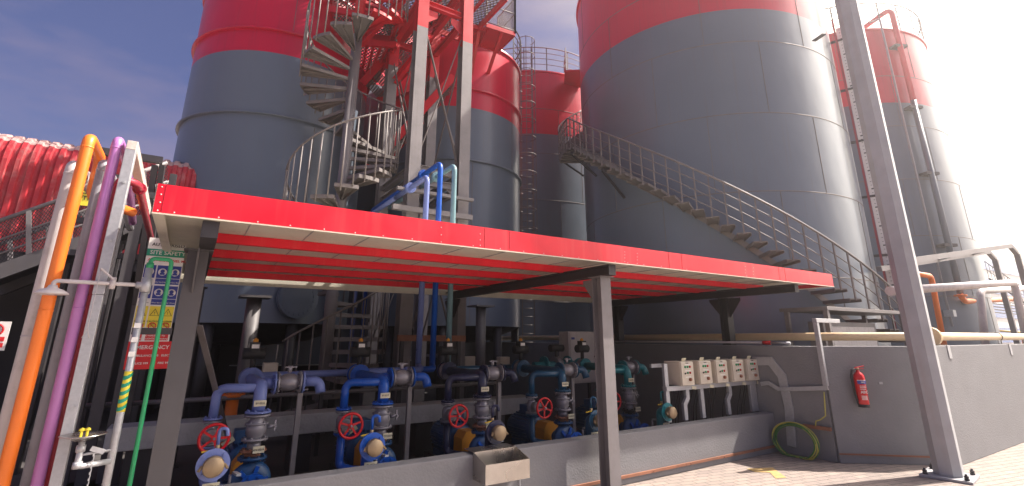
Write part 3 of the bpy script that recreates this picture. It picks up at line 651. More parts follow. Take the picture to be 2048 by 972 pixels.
# ================================================================== RISER PIPES ON THE TOWER
def riser(name_i, az_px, ytop, zlow, label, matx, xo):
    X_=7.35*math.tan(math.atan2(*[ray(az_px,430).x, ray(az_px,430).y])); zt=PY(az_px,ytop,7.35).z
    t=thing('riser_pipe', label, 'pipe', (X_,7.35,0), 'riser pipes through the canopy')
    s=MB(); s.pipe([(X_,7.35,zlow),(X_,7.35,zt-.045),(X_,8.9,zt-.045)],.045,.13); s.build('pipe', matx, t)
    s=MB(); s.flange((X_,8.1,zt-.045),(0,1,0),.095,.025); s.flange((X_,8.14,zt-.045),(0,1,0),.095,.025); s.build('flange', matx, t)
    s=MB(); s.pipe([(X_,8.9,zt-.045),(X_,11.0,zt-.045),(X_,11.2,zt-.045),(X_,11.2,.9)],.045,.2); s.build('rear_pipe', matx, t)
    return X_,zt
rx=[riser(0,851,347,1.25,'pale periwinkle riser pipe, leftmost and lowest of the three through the canopy',PM[0],0),
    riser(1,877,320,1.22,'bright blue riser pipe, middle and tallest of the three through the canopy',PM[1],0),
    riser(2,906,325,1.22,'teal riser pipe coloured as sunlit, rightmost of the three through the canopy',mat('sunlit teal paint',(.17,.30,.34),.38,dirt=.3),0)]  # teal made paler, sunlight is put into its base colour
hb=thing('pipe_support', 'grey steel bracket with gussets holding the riser pipes on the tower', 'bracket', (3.9,8.85,4.4))
s=MB(); s.bar((2.9,8.75,4.05),(4.6,8.75,4.05),.1,.1); s.build('lower_arm', M['steel'], hb)
s=MB(); s.bar((2.95,8.72,4.42),(4.6,8.72,4.42),.1,.06); s.build('upper_arm', M['steel'], hb)
s=MB(); s.prism([(3.5,8.84,4.0),(3.5,8.84,3.6),(3.95,8.84,4.0)],(0,.014,0)); s.prism([(4.3,8.84,4.0),(4.3,8.84,3.6),(3.9,8.84,4.0)],(0,.014,0)); s.build('gusset_pattern', M['steel'], hb)
# ================================================================== TANK BEHIND THE TOWER
tF = tank('storage_tank', 'tank farthest back, glimpsed in the gap behind the tower and spiral stair', 3.5, 18.6, 3.85, .96, 12.75, 9.82, zs)
# ================================================================== LEFT: SHED, RAMP
YS=12.0
sh=thing('shed', 'long shed with curved red corrugated cladding above a dark open ground floor', 'shed', (-6,YS,0))
zt=PY(100,273,YS).z; zb=PY(60,505,YS).z; pitch=.18; prof=[]
x0=-16.0; nx=int((2.2+16)/(pitch/8))
s=MB()
rows=[(0,zb),(0,zt-.55),(.03,zt-.36),(.12,zt-.18),(.27,zt-.05),(.5,zt+.02),(1.2,zt+.12),(3.0,zt+.35)]
def corr(t):   # trapezoid profile
    f=t%1.0
    return .0 if f<.35 else (.045 if .45<f<.9 else (.045*(f-.35)/.1 if f<=.45 else .045*(1-(f-.9)/.1)))
vv=[];ff=[]
for j,(yy,zz) in enumerate(rows):
    for i in range(nx+1):
        x=x0+i*pitch/8; c=corr(i/8); ny=1 if j<2 else max(0,1-j*.18); 
        vv.append((x, YS+yy-c*ny, zz+c*(1-ny)))
for j in range(len(rows)-1):
    for i in range(nx):
        a=j*(nx+1)+i; ff.append((a,a+1,a+nx+2,a+nx+1))
s.cm=0; s.add(vv,ff)
M['duct_top']=mat('rust speckled galvanising',(.44,.38,.35),.6,.2,var=.15,dirt=.7,dirtcol=(.30,.17,.10),nscale=25)
M['clad']=mat('faded red cladding',(.40,.02,.03),.55,var=.12,dirt=.45,dirtcol=(.5,.30,.27),streak=.5,nscale=2)
M['clad_cap']=mat('weathered cladding crown',(.46,.29,.27),.6,var=.15,dirt=.4,dirtcol=(.3,.15,.13),streak=.3)
s.m=[0 if k < nx*3 else 1 for k in range(len(s.f))]
s.build('corrugated_cladding', [M['clad'],M['clad_cap']], sh)
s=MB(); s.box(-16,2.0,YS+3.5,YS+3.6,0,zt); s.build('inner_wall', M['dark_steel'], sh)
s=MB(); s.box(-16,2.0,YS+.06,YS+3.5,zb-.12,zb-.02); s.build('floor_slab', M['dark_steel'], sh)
for i,x in enumerate((-9.5,-7.2,-5.1,-3.4,-1.9,-.7)):
    s=MB(); s.ibeam((x,YS+.1,0),(x,YS+.1,zb-.13),.2,.2,.014,up=(0,1,0)); s.build('column', M['dark_steel'], sh)
for z in (zb-.02,):
    s=MB(); s.ibeam((-16,YS+.02,z-.12),(2,YS+.02,z-.12),.15,.2); s.build('eaves_beam', M['dark_steel'], sh)
# raised walkway with mesh railing climbing to the right
YR=8.6
rp_=thing('ramp_stair', 'dark steel ramp with mesh railing climbing in front of the red shed', 'ramp', (-4,YR,0))
pa=PY(-60,565,YR); pb=PY(335,425,YR); ta=PY(-60,462,YR); tb=PY(335,325,YR)
pa2=pa.copy(); ta2=ta.copy()
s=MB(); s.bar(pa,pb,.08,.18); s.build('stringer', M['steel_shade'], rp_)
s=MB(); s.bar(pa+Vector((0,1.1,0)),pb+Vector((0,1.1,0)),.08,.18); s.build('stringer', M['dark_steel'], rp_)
s=MB(); s.prism([pa+Vector((0,.05,.05)),pb+Vector((0,.05,.05)),pb+Vector((0,1.05,.05)),pa+Vector((0,1.05,.05))],(0,0,.03)); s.build('ramp_deck', M['dark_steel'], rp_)
s=MB(); s.tube([ta,tb],.028,8); s.build('handrail', M['steel'], rp_)
s=MB(); s.tube([ta+Vector((0,1.1,0)),tb+Vector((0,1.1,0))],.028,8); s.build('handrail', M['steel'], rp_)
for f in (.35,.62):
    s=MB(); s.tube([pa.lerp(ta,f),pb.lerp(tb,f)],.016,6); s.build('mid_rail', M['steel'], rp_)
for i in range(5):
    t=(i+.3)/5; p=pa.lerp(pb,t); q=ta.lerp(tb,t); s=MB(); s.bar(p,q,.05,.05,(0,1,0)); s.build('rail_post', M['steel'], rp_)
    s=MB(); s.bar(p+Vector((0,1.1,0)),q+Vector((0,1.1,0)),.05,.05,(0,1,0)); s.build('rail_post', M['steel'], rp_)
s=MB(); s.lattice(pa.lerp(ta,.08),pb.lerp(tb,.08),pb.lerp(tb,.95),pa.lerp(ta,.95),60,11,.008); s.build('mesh_panel', M['dark_steel'], rp_)
for t in (.05,.4,.7,.95):
    p=pa.lerp(pb,t); s=MB(); s.bar((p.x,p.y+.5,0),(p.x,p.y+.5,p.z-.1),.12,.12,(0,1,0)); s.build('support_leg', M['dark_steel'], rp_)
# dark columns left of canopy behind pipes
for i,(px,lab) in enumerate(((212,'dark steel column behind the galvanised duct, nearer the pipes'),(250,'dark steel column just left of the safety signs'),(287,'dark steel column hidden mostly behind the safety signs'))):
    yy=8.0; x=PY(px,560,yy).x; t=thing('steel_column', lab, 'column', (x,yy,0), 'dark columns of the pipe rack'); s=MB(); s.ibeam((x,yy,0),(x,yy,PY(px,430,yy).z),.12,.12,up=(0,1,0)); s.build('column_shaft', M['steel_shade'], t)
    s=MB(); s.box(x-.16,x+.16,yy-.16,yy+.16,0,.02); s.build('base_plate', M['dark_steel'], t)
rk=thing('pipe_rack', 'steel rack of cross beams carrying the bent pipes left of the canopy', 'rack', (-.8,7.5,0))
for (yy,px0,px1,py) in ((6.2,185,330,300),(7.4,150,340,372),(8.0,150,330,440),(8.0,140,330,505)):
    a=PY(px0,py,yy); b=PY(px1,py,yy); b.z=a.z; s=MB(); s.bar(a,b,.07,.07); s.build('rack_beam', M['dark_steel'], rk)
for px in (196,318):
    yy=7.9; x=PY(px,500,yy).x; s=MB(); s.bar((x,yy,0),(x,yy,PY(px,345,yy).z),.08,.08,(0,1,0)); s.build('rack_post', M['dark_steel'], rk)
for px in (330,345):
    s=MB(); s.bar(PY(px-20,330,7.5),PY(px-60,610,7.9),.06,.06); s.build('diagonal', M['dark_steel'], rk)
# ------------------------------------------------------------------ BENT PIPES
def bent(name,label,x,y,r,py_top,m,back,px_top,extra=None):
    zt=PY(px_top,py_top,y).z - r
    t=thing('bent_pipe',label,'pipe',(x,y,0),'bent pipes left of the canopy')
    for zz in (zt-r*2.2,zt-1.3): 
        k_=MB(); k_.cyl((x,y,zz-.006),(x,y,zz+.006),r*1.045,18); k_.build('joint_collar',m,t)
    pts=[(x,y,0),(x,y,zt)]+[(x+a,y+b,zt+c) for a,b,c in back]
    s=MB(); s.pipe(pts,r,r*2.0); s.build('pipe',m,t)
    return t,zt
t_,z_=bent('w','pale grey-white bent pipe, leftmost of the row',-.955,4.86,.040,318,M['pale'],[(0,1.1,0),(0,2.6,-.1)],155)
s=MB(); s.flange((-.955,5.35,z_),(0,1,0),.08,.03); s.build('flange',M['pale'],t_)
t_,z_=bent('o','bright orange bent pipe between the pale and grey pipes',-.86,4.66,.040,264,M['orange'],[(0,.55,0),(0,.56,-.35),(.25,1.0,-.35)],183)
s=MB(); s.flange((-.74,5.45,z_-.35),(.5,.8,0),.08,.03); s.build('flange',M['orange'],t_)
t_,z_=bent('g','mid grey bent pipe between the orange and violet pipes',-.775,4.86,.035,315,M['midgrey'],[(0,1.2,0),(0,2.4,-.1)],207)
t_,z_=bent('p','violet bent pipe next to the galvanised duct',-.69,4.66,.035,270,M['purple'],[(0,.7,0),(.0,1.9,-.3)],240)
t_,z_=bent('m','maroon bent pipe with a flange behind the galvanised duct',-.645,4.80,.03,352,M['maroon'],[(.11,.1,0),(.11,3.0,-.15)],256)
s=MB(); s.flange((-.535,5.05,z_),(0,1,0),.05,.015); s.flange((-.535,5.07,z_),(0,1,0),.05,.015); s.build('flange',M['maroon'],t_)
dt=thing('cable_duct','galvanised square cable duct with dented folds right of the violet pipe','duct',(-.59,4.66,0))
zt=PY(275,283,4.62).z
s=MB(); s.box(-.625,-.56,4.60,4.67,0,1.95); s.build('lower_duct',M['galv'],dt,.004)
s=MB(); s.box(-.627,-.558,4.598,4.672,1.952,zt-.08); s.build('upper_duct',M['galv'],dt,.004)
s=MB(); s.prism([(-.627,4.598,zt-.079),(-.627,4.62,zt),(-.627,4.70,zt),(-.627,6.6,zt-.10),(-.627,6.6,zt-.18),(-.627,4.672,zt-.079)],(.069,0,0)); s.build('duct_bend',M['duct_top'],dt,.004)
for z in (1.2,1.75,2.35,2.8):
    s=MB(); s.cyl((-.59,4.597,z),(-.59,4.588,z),.012,8); s.build('screw',M['galv'],dt)
# ------------------------------------------------------------------ SAFETY SHOWER AND EYEWASH
ss=thing('safety_shower','galvanised emergency shower with dish head and striped standpipe left of the canopy','shower',(-.32,4.6,0))
xs=-.325; za=2.03
s=MB(); s.tube([(xs,4.6,0),(xs,4.6,2.16)],.024,14); s.build('standpipe',M['galv'],ss)
hx=-.835; s=MB(); s.pipe([(xs,4.6,za),(hx,4.55,za),(hx,4.55,za-.05)],.014,.03); s.build('arm',M['pale'],ss)
s=MB(); s.lathe([(.0,.0),(.022,-.0),(.03,-.02),(.06,-.03),(.092,-.052),(.094,-.062),(.088,-.065),(0,-.07)],(hx,4.55,za-.03)); s.build('shower_head',M['pale'],ss)
s=MB(); s.cyl((xs,4.6,za-.05),(xs,4.6,za+.05),.034,14); s.cyl((xs-.06,4.6,za),(xs+.0,4.6,za),.024,12); s.build('tee',M['galv'],ss)
s=MB(); s.tube([(-.52,4.575,za-.04),(-.52,4.575,za+.045)],.018,10); s.bar((-.52,4.56,za+.03),(-.60,4.54,za+.10),.02,.012); s.build('valve_lever',M['pale'],ss)
s=MB(); s.tube([(-.60,4.54,za+.1),(-.6,4.54,za-.32),(-.62,4.54,za-.38),(-.58,4.54,za-.38),(-.6,4.54,za-.32)],.003,6); s.build('pull_rod',M['pale'],ss)
s=MB(); 
s.tube([(xs,4.6,1.15),(xs,4.6,1.42)],.0252,14); s.build('yellow_tape',M['sign_yellow'],ss)
for k in range(5):
    z=1.17+k*.052; s=MB(); 
    b0_=[(xs+.0262*math.cos(A),4.6+.0262*math.sin(A),z+.016*math.cos(A-.8)) for A in [2*math.pi*i/14 for i in range(14)]]
    n=len(b0_); s.add(b0_+[(p[0],p[1],p[2]+.026) for p in b0_],[(i,(i+1)%n,(i+1)%n+n,i+n) for i in range(n)],True); s.build('tape_stripe',M['sign_green'],ss)
for z in (1.62,1.52,1.72):
    s=MB(); s.box(xs-.02,xs+.018,4.572,4.574,z,z+.035); s.build('sticker',M['white'],ss)
ze=1.03
s=MB(); s.lathe([(.0,-.035),(.04,-.035),(.09,-.01),(.125,.0),(.128,.004),(.12,.006),(.085,-.003),(.03,-.025),(0,-.026)],(-.49,4.5,ze)); s.build('eyewash_bowl',M['stainless'],ss)
s=MB(); s.pipe([(-.49,4.5,ze-.03),(-.49,4.5,ze-.19),(xs,4.58,ze-.19)],.018,.035); s.tube([(-.49,4.5,ze-.12),(-.38,4.55,ze-.12),(xs,4.6,ze-.12)],.008,8); s.build('eyewash_drain_pattern',M['galv'],ss)
s=MB(); s.cyl((-.49,4.5,ze-.1),(-.49,4.5,ze-.06),.026,12); s.cyl((-.49,4.5,ze-.20),(-.49,4.5,ze-.16),.026,12); s.build('union_pattern',M['galv'],ss)
for dx in (-.014,.016):
    s=MB(); s.cyl((-.49+dx,4.5,ze-.02),(-.49+dx,4.5,ze+.03),.008,8); s.lathe([(0,.02),(.015,.012),(.018,0),(.0,0)],(-.49+dx,4.5,ze+.028),seg=12); s.build('spray_nozzle',M['sign_yellow'],ss)
s=MB(); s.obox((-.40,4.5,ze-.1),(1,0,-.4),(0,1,0),(.4,0,1),.08,.004,.03); s.build('push_plate',M['galv'],ss)
s=MB()
for k in range(26):
    z=ze-.12-k*.018; 
    s.bar((-.415+.003*(k%2),4.5,z),(-.415+.003*(k%2),4.5,z-.017),.004 if k%2 else .009,.009 if k%2 else .004,(0,1,0))
s.build('chain_pattern',M['galv'],ss)
gp_=thing('green_pipe','bright green pipe hooked over the top of the shower standpipe','pipe',(-.2,4.6,0))
s=MB(); s.pipe([(xs,4.6,2.165),(xs,4.6,2.235),(-.195,4.62,2.235),(-.195,4.62,0)],.015,.035); s.build('pipe',M['green'],gp_)
s=MB(); s.cyl((xs,4.6,2.16),(xs,4.6,2.20),.024,12); s.build('coupling',M['green'],gp_)
# ------------------------------------------------------------------ SAFETY SIGN BOARD
YB_=6.0
sb=thing('safety_sign','tall white safety notice board with blue, yellow and red panels behind the green pipe','sign',(-.2,YB_,1.3))
X0,X1=-.47,-.155
zr0=PY(300,738,YB_).z; zr1=PY(300,683,YB_).z; zt_=2.62
s=MB(); s.box(X0,X1,YB_,YB_+.008,zr0,zt_); s.build('board',M['white'],sb)
def panel(x0,x1,z0,z1,m,dy=.003,nm='panel'):
    s=MB(); s.box(x0,x1,YB_-dy,YB_-dy+.002,z0,z1); return s.build(nm,M[m],sb)
def txt(t,x,z,sz,m='white',al='CENTER'): return text_mesh('lettering',t,sz,M[m],sb,(x,YB_-.0035,z),(1,0,0),(0,0,1),al)
hr=zr1-zr0
panel(X0,.03,zr0,zr1,'sign_red'); panel(X0+.2,.028,zr0,zr1-.004,'sign_red',-.006,'board_backing')
txt('EMERGENCY NOS',X0+.04,zr1-.055,.05,al='LEFT'); txt('AMBULANCE 998   ELECTRIC 991',X0+.045,zr1-.13,+.027,al='LEFT'); txt('POLICE 999          FIRE 997',X0+.045,zr1-.20,+.027,al='LEFT')
cw=(X1-X0)/3
yz0=PY(330,655,YB_).z; yz1=PY(330,613,YB_).z
bz1=yz1+.40
red_rows=zr1
for c in range(3):
    xa=X0+c*cw+.006; xb=xa+cw-.012; xm=(xa+xb)/2
    # prohibition row
    panel(xa+.008,xb-.008,zr1+.01,zr1+.07,'sign_red'); panel(xa+.008,xb-.008,zr1+.078,zr1+.105,'sign_red')
    s=MB(); s.tube([(xm+.03*math.cos(R(a)),YB_-.004,zr1+.145+.03*math.sin(R(a))) for a in range(0,360,20)],.0045,6,closed=True); s.bar((xm-.02,YB_-.004,zr1+.165),(xm+.02,YB_-.004,zr1+.125),.006,.006,(0,1,0)); s.build('prohibition_pattern',M['sign_red'],sb)
    for l,t in enumerate((['NO PARKING'],['NO NAKED LIGHTS'],['No Smoking'],['NO ENTRY'])[c]):
        ws=t.split(' '); 
        for q,wd in enumerate((ws if len(ws)<3 else [ws[0]+' '+ws[1],ws[2]])): txt(wd,xm,zr1+.054-q*.028,.021)
    # yellow row
    panel(xa,xb,yz0,yz1,'sign_yellow')
    s=MB(); zc=yz1-.06; s.tube([(xm-.035,YB_-.004,zc-.03),(xm+.035,YB_-.004,zc-.03),(xm,YB_-.004,zc+.035)],.004,6,closed=True); s.build('warning_pattern',M['ink'],sb)
    txt('!' if c!=0 else 'Z',xm,zc-.008,.036,'ink')
    txt(('DANGER','CAUTION','CAUTION','WARNING')[c],xm,yz0+.055,.022,'ink'); txt(('High Voltage','Slippery','Harmful','Hot')[c],xm,yz0+.033,.016,'ink'); txt(('Keep Out','surface','Fumes','surface')[c],xm,yz0+.014,.016,'ink')
    # two rows of blue
    for rw in range(2):
        zb0=yz1+.014+rw*.20
        panel(xa,xb,zb0,zb0+.055,'sign_blue' if c>0 else 'white'); panel(xa,xb,zb0+.06,zb0+.185,'sign_blue')
        s=MB(); s.lathe([(0,0),(.036,0),(.036,.002),(0,.002)],(xm,YB_-.0036,zb0+.12),(0,-1,0),20); s.build('disc_pattern',M['white'],sb)
        s=MB(); s.lathe([(0,0),(.018,0),(.018,.002),(0,.002)],(xm,YB_-.0060,zb0+.128),(0,-1,0),14); s.box(xm-.02,xm+.02,YB_-.008,YB_-.006,zb0+.092,zb0+.112); s.build('pictogram_pattern',M['sign_blue'],sb)
        wds=(('Wear Boots','Wear Apron','Wear Gloves','Wear Goggles'),('Use Mask','Use Hard Hat','Wear Face Shield','Ear Defenders'))[rw][c]
        txt(wds,xm,zb0+.02,.0165,'white' if c>0 else 'ink')
gz=yz1+.014+.40+.0
txt('ALL PERSONNEL MUST',X0+.02,gz+.035,.036,'sign_red','LEFT'); panel(X0,X1,gz+.075,gz+.145,'sign_green'); txt('SITE SAFETY',X0+.025,gz+.11,.055,'white','LEFT'); txt('AUTHORISED',X0+.03,gz+.19,.045,'ink','LEFT')
cs=thing('caution_sign','small yellow caution sign seen between the orange and grey pipes','sign',tuple(PY(168,385,8.4)))
p=PY(171,382,8.4)
s=MB(); s.box(p.x-.19,p.x+.19,8.4,8.41,p.z-.20,p.z+.2); s.build('panel',M['sign_yellow'],cs)
s=MB(); s.tube([(p.x-.1,8.395,p.z-.03),(p.x+.1,8.395,p.z-.03),(p.x,8.395,p.z+.14)],.012,6,closed=True); s.build('triangle',M['ink'],cs)
text_mesh('lettering','CAUTION',.085,M['ink'],cs,(p.x,8.397,p.z-.1),(1,0,0),(0,0,1)); text_mesh('lettering','!',.12,M['ink'],cs,(p.x,8.397,p.z+.03),(1,0,0),(0,0,1))
ns_=thing('no_smoking_sign','small white and red prohibition sign cut by the left edge of the picture','sign',tuple(PY(0,672,7.0)))
p=PY(-12,672,7.0); s=MB(); s.box(p.x-.1,p.x+.1,7.0,7.01,p.z-.14,p.z+.14); s.build('panel',M['white'],ns_)
s=MB(); s.tube([(p.x+.055*math.cos(R(a)),6.995,p.z+.06+.055*math.sin(R(a))) for a in range(0,360,20)],.009,6,closed=True); s.build('ring',M['sign_red'],ns_)
for z in (-.03,-.09):
    s=MB(); s.box(p.x-.08,p.x+.08,6.996,6.999,p.z+z-.02,p.z+z+.022); s.build('red_bar',M['sign_red'],ns_)
s=MB(); s.bar((p.x,7.06,0),(p.x,7.06,p.z+.1),.05,.05,(0,1,0)); s.build('sign_post',M['dark_steel'],ns_)
# ================================================================== PUMP SETS
XC=[.69,1.95,3.23,4.51,5.79]; CAMX=[.31,1.58,2.91,4.33,5.61]
CN=['periwinkle','bright blue','navy','petrol blue','teal']
ORD=['nearest the sign board','second from the left','middle of the five','second from the right','rightmost, nearest the control boxes']
YC=5.75; YL=5.97
def tagplate(par,c,nrm=(0,-1,0),w=.11,h=.055,t='BV-0216',tilt=0):
    c=Vector(c); n=Vector(nrm).normalized(); ux=Vector((0,0,1)).cross(n).normalized()*-1; ux=-ux if ux.x<0 else ux
    uy=n.cross(ux); uy = uy if uy.z>0 else -uy
    ux=(ux*math.cos(tilt)+uy*math.sin(tilt)).normalized(); uy=ux.cross(n)*-1; uy = uy if uy.z>0 else -uy
    s=MB(); s.obox(c,ux,n,uy,w,.004,h); s.build('tag_plate',M['plate'],par)
    if ux.cross(uy).dot(n)<0: ux=-ux
    text_mesh('tag_lettering',t,h*.42,M['ink'],par,c+n*.003,ux,uy)
for i in range(5):
    X=XC[i]; pm=PM[i]; xl=X-.37; zt=1.165
    # ---- delivery pipework
    mf=thing('pump_manifold', f'{CN[i]} arched pipe with flanges and ball valves, {ORD[i]}', 'pipework', (X,YC,0), 'arched pipework over the pumps')
    s=MB(); s.pipe([(xl,YL,.86),(xl,YL,zt),(X-.02,YC,zt),(X,YC,zt),(X,YC,.97)],.062,.12,18) if False else None
    s.pipe([(xl,YL,.885),(xl,YL,zt),(X-.0,YC+.02,zt)],.043,.10,18); s.build('small_leg',pm,mf)
    s=MB(); s.pipe([(X,6.85,1.19),(X,YC,1.19),(X,YC,.955)],.060,.11,20); s.build('main_leg',pm,mf)
    s=MB(); s.flange((X,6.72,1.19),(0,1,0),.125,.028); s.build('rear_flange',pm,mf)
    s=MB(); s.cyl((X,6.76,1.19),(X,6.84,1.19),.115,28); s.build('wafer_valve',M['valve'],mf)
    s=MB(); s.flange((X,6.88,1.19),(0,1,0),.125,.028); s.build('rear_flange',pm,mf)
    # actuator on the wafer valve
    s=MB(); s.cyl((X,6.8,1.30),(X,6.8,1.42),.03,12); s.build('stem',M['black'],mf)
    s=MB(); s.cyl((X-.12,6.8,1.47),(X+.12,6.8,1.47),.065,16); s.box(X-.05,X+.05,6.74,6.86,1.5,1.6); s.build('actuator_pattern',M['black'],mf)
    s=MB(); s.box(X-.04,X+.04,6.735,6.738,1.53,1.575); s.build('actuator_label',M['white'],mf)
    s=MB(); s.lathe([(.03,0),(.03,.03),(.0,.05)],(X,6.8,1.6),seg=12); s.build('position_indicator',M['guard'],mf)
    # branch to the right: ball valve and drop elbow
    s=MB(); s.cyl((X+.05,6.0,1.19),(X+.14,6.0,1.19),.058,18); s.build('branch',pm,mf)
    s=MB(); s.flange((X+.15,6.0,1.19),(1,0,0),.115,.02); s.build('flange',pm,mf)
    bv=MB(); bv.flange((X+.18,6.0,1.19),(1,0,0),.112,.02); bv.lathe([(.06,0),(.085,.05),(.092,.1),(.085,.15),(.06,.2)],(X+.19,6.0,1.19),(1,0,0)); bv.flange((X+.40,6.0,1.19),(1,0,0),.112,.02); bvo=bv.build('ball_valve_pattern',M['valve'],mf)
    s=MB(); s.cyl((X+.29,6.0,1.29),(X+.29,6.0,1.36),.022,10); s.bar((X+.24,6.0,1.345),(X+.36,6.0,1.345),.03,.01); s.build('valve_stem',M['valve'],mf)
    s=MB(); s.flange((X+.43,6.0,1.19),(1,0,0),.115,.02); s.pipe([(X+.43,6.0,1.19),(X+.60,5.98,1.19),(X+.62,5.95,1.07)],.052,.11,16); s.build('drop_elbow',pm,mf)
    # right leg: tag, flanges, valve, spool
    tagplate(mf,(X,YC-.07,1.03),t='BV-021%d'%(6+i) if i<4 else 'BV-0220')
    s=MB(); s.flange((X,YC,.945),(0,0,1),.118,.02); s.build('flange',pm,mf)
    v=MB(); v.flange((X,YC,.915),(0,0,1),.118,.02); v.lathe([(.065,0),(.065,.02),(.09,.05),(.09,.13),(.065,.17),(.06,.2)],(X,YC,.70)); v.flange((X,YC,.84),(0,0,1),.105,.016,4); v.flange((X,YC,.70),(0,0,1),.118,.02); v.build('gate_valve_pattern',M['valve'],mf)
    s=MB(); s.cyl((X+.1,YC,.8),(X+.17,YC,.8),.02,10); s.bar((X+.17,YC,.76),(X+.17,YC,.86),.02,.02); s.bar((X+.17,YC-.04,.8),(X+.17,YC+.04,.8),.02,.02); s.build('valve_stem',M['valve'],mf)
    s=MB(); s.cyl((X,YC,.60),(X,YC,.69),.062,18); s.build('spool',M['valve'],mf)
    s=MB(); s.flange((X,YC,.60),(0,0,1),.118,.018); s.cyl((X,YC,.55),(X,YC,.59),.07,16); s.build('check_valve_pattern',M['rust'] if i<4 else M['black'],mf)
    tagplate(mf,(X+.03,YC-.145,.625),t='CV-021%d'%(6+i) if i<4 else 'CV-0220',w=.1,h=.06)
    # ---- left leg gate valve with wheel
    s=MB(); s.flange((xl,YL,.885),(0,0,1),.085,.018); s.build('flange',pm,mf)
    v=MB(); v.flange((xl,YL,.86),(0,0,1),.085,.018); v.lathe([(.045,0),(.068,.04),(.068,.12),(.045,.16)],(xl,YL,.66)); v.flange((xl,YL,.66),(0,0,1),.085,.018); v.cyl((xl,YL-.06,.745),(xl,YL-.16,.745),.06,16); v.build('wheel_valve_pattern',M['valve'],mf)
    s=MB(); s.flange((xl,YL,.635),(0,0,1),.085,.018); s.pipe([(xl,YL,.63),(xl,YL,.30),(xl+.1,YL-.12,.28),(X-.15,YL-.2,.28)],.043,.1); s.build('lower_leg',pm,mf)
    s=MB(); s.cyl((xl+.02,YL-.16,.745),(xl+.02,5.66,.745),.012,8); s.build('spindle',M['valve'],mf)
    wc=Vector((xl+.02,5.70,.745)); s=MB(); s.tube([wc+Vector((.122*math.cos(2*math.pi*k/32),0,.122*math.sin(2*math.pi*k/32))) for k in range(32)],.0135,10,closed=True)
    wh=s.build('handwheel',M['wheel_red'],mf)
    s=MB(); s.cyl(wc+Vector((0,.012,0)),wc-Vector((0,.015,0)),.028,14); s.build('hub',M['wheel_red'],wh)
    for k in range(5):
        A=2*math.pi*k/5+.3*i; s=MB(); s.bar(wc+Vector((.022*math.cos(A),0,.022*math.sin(A))), wc+Vector((.118*math.cos(A),0,.118*math.sin(A))),.02,.012,(0,1,0)); s.build('spoke',M['wheel_red'],wh)
    # stand under the branch
    sd2=thing('pipe_stand', f'slim steel prop under the {CN[i]} branch pipe', 'stand', (X+.42,6.05,0), 'props under the branch pipes')
    s=MB(); s.bar((X+.43,6.06,.0),(X+.43,6.06,1.10),.05,.05,(0,1,0)); s.build('prop',M['steel'],sd2)
    s=MB(); s.box(X+.36,X+.5,6.0,6.12,1.101,1.112); s.build('saddle',M['steel'],sd2); s=MB(); s.box(X+.38,X+.48,6.01,6.11,0.005,.015); s.build('foot_plate',M['steel'],sd2)
    # ---- pump, guard and motor
    pu=thing('pump', f'blue centrifugal pump with motor under the {CN[i]} arch, {ORD[i]}', 'pump', (X,YC,0), 'blue pumps in a row')
    s=MB(); s.flange((X,YC,.535),(0,0,1),.13,.024); s.cyl((X,YC,.40),(X,YC,.53),.075,18); s.lathe([(.0,-.06),(.10,-.06),(.17,-.04),(.185,0),(.17,.05),(.12,.09),(.08,.14),(.08,.2)],(X,YC-.03,.33),(0,1,0),32); s.build('volute_pattern',M['motor'],pu)
    s=MB()
    for k in range(6):
        A=math.pi*k/3+.2; s.bar((X+.03*math.cos(A),YC-.10,.33+.03*math.sin(A)),(X+.15*math.cos(A),YC-.10,.33+.15*math.sin(A)),.035,.02,(0,1,0))
    s.cyl((X,YC-.095,.33),(X,YC-.26,.33),.07,18); s.flange((X,YC-.27,.33),(0,1,0),.12,.022); s.build('cover_pattern',PM[1],pu)
    s=MB(); s.prism([(X-.13,6.02,.15),(X-.13,6.02,.42),(X-.07,6.02,.50),(X+.07,6.02,.50),(X+.13,6.02,.42),(X+.13,6.02,.15)],(0,.24,0)); s.build('coupling_guard',M['guard'],pu,.006)
    s=MB(); s.lathe([(0,0),(.15,0),(.19,.03),(.19,.52),(.16,.55),(.15,.64),(0,.65)],(X,6.32,.36),(0,1,0),28)
    for k in range(26):
        A=2*math.pi*k/26; s.bar((X+.2*math.cos(A),6.38,.36+.2*math.sin(A)),(X+.2*math.cos(A),6.82,.36+.2*math.sin(A)),.008,.03,(math.cos(A),0,math.sin(A)))
    s.build('motor_pattern',M['motor'],pu)
    s=MB(); s.box(X-.11,X+.11,6.45,6.68,.55,.68); s.build('terminal_box',M['motor'],pu,.01)
    s=MB(); s.box(X-.2,X+.2,5.65,7.05,.02,.12); s.build('base_frame',M['dark_steel'],pu)
    for q in (-.14,.14): s=MB(); s.box(X+q-.03,X+q+.03,6.45,6.8,.121,.2); s.build('motor_foot',M['motor'],pu)
    tagplate(pu,(X-.19,6.2,.62),(-.3,-1,0),w=.12,h=.05,t='P-021%d'%i,tilt=.6)
    # ---- filling pipe with cap
    xc=CAMX[i]; zc=.685; yc=4.98; m2=PM[i]
    lam=['pale periwinkle filling pipe with dusty cap and yellow lever beside the first handwheel','bright blue filling pipe with dusty cap and yellow lever beside the second handwheel','dark navy filling pipe with dusty cap standing behind the stainless trough','petrol blue filling pipe with dusty cap just left of the front canopy post','teal filling pipe with dusty cap left of the control box frame'][i]
    fp=thing('filling_pipe', lam, 'pipe', (xc,yc,0), 'capped filling pipes along the kerb wall')
    s=MB(); s.pipe([(xc,yc+.02,.02),(xc,yc+.02,zc),(xc,yc-.10,zc)],.056,.08,18); s.build('elbow_pipe',m2,fp)
    s=MB(); s.flange((xc,yc-.11,zc),(0,1,0),.118,.02,4); s.build('flange',m2,fp)
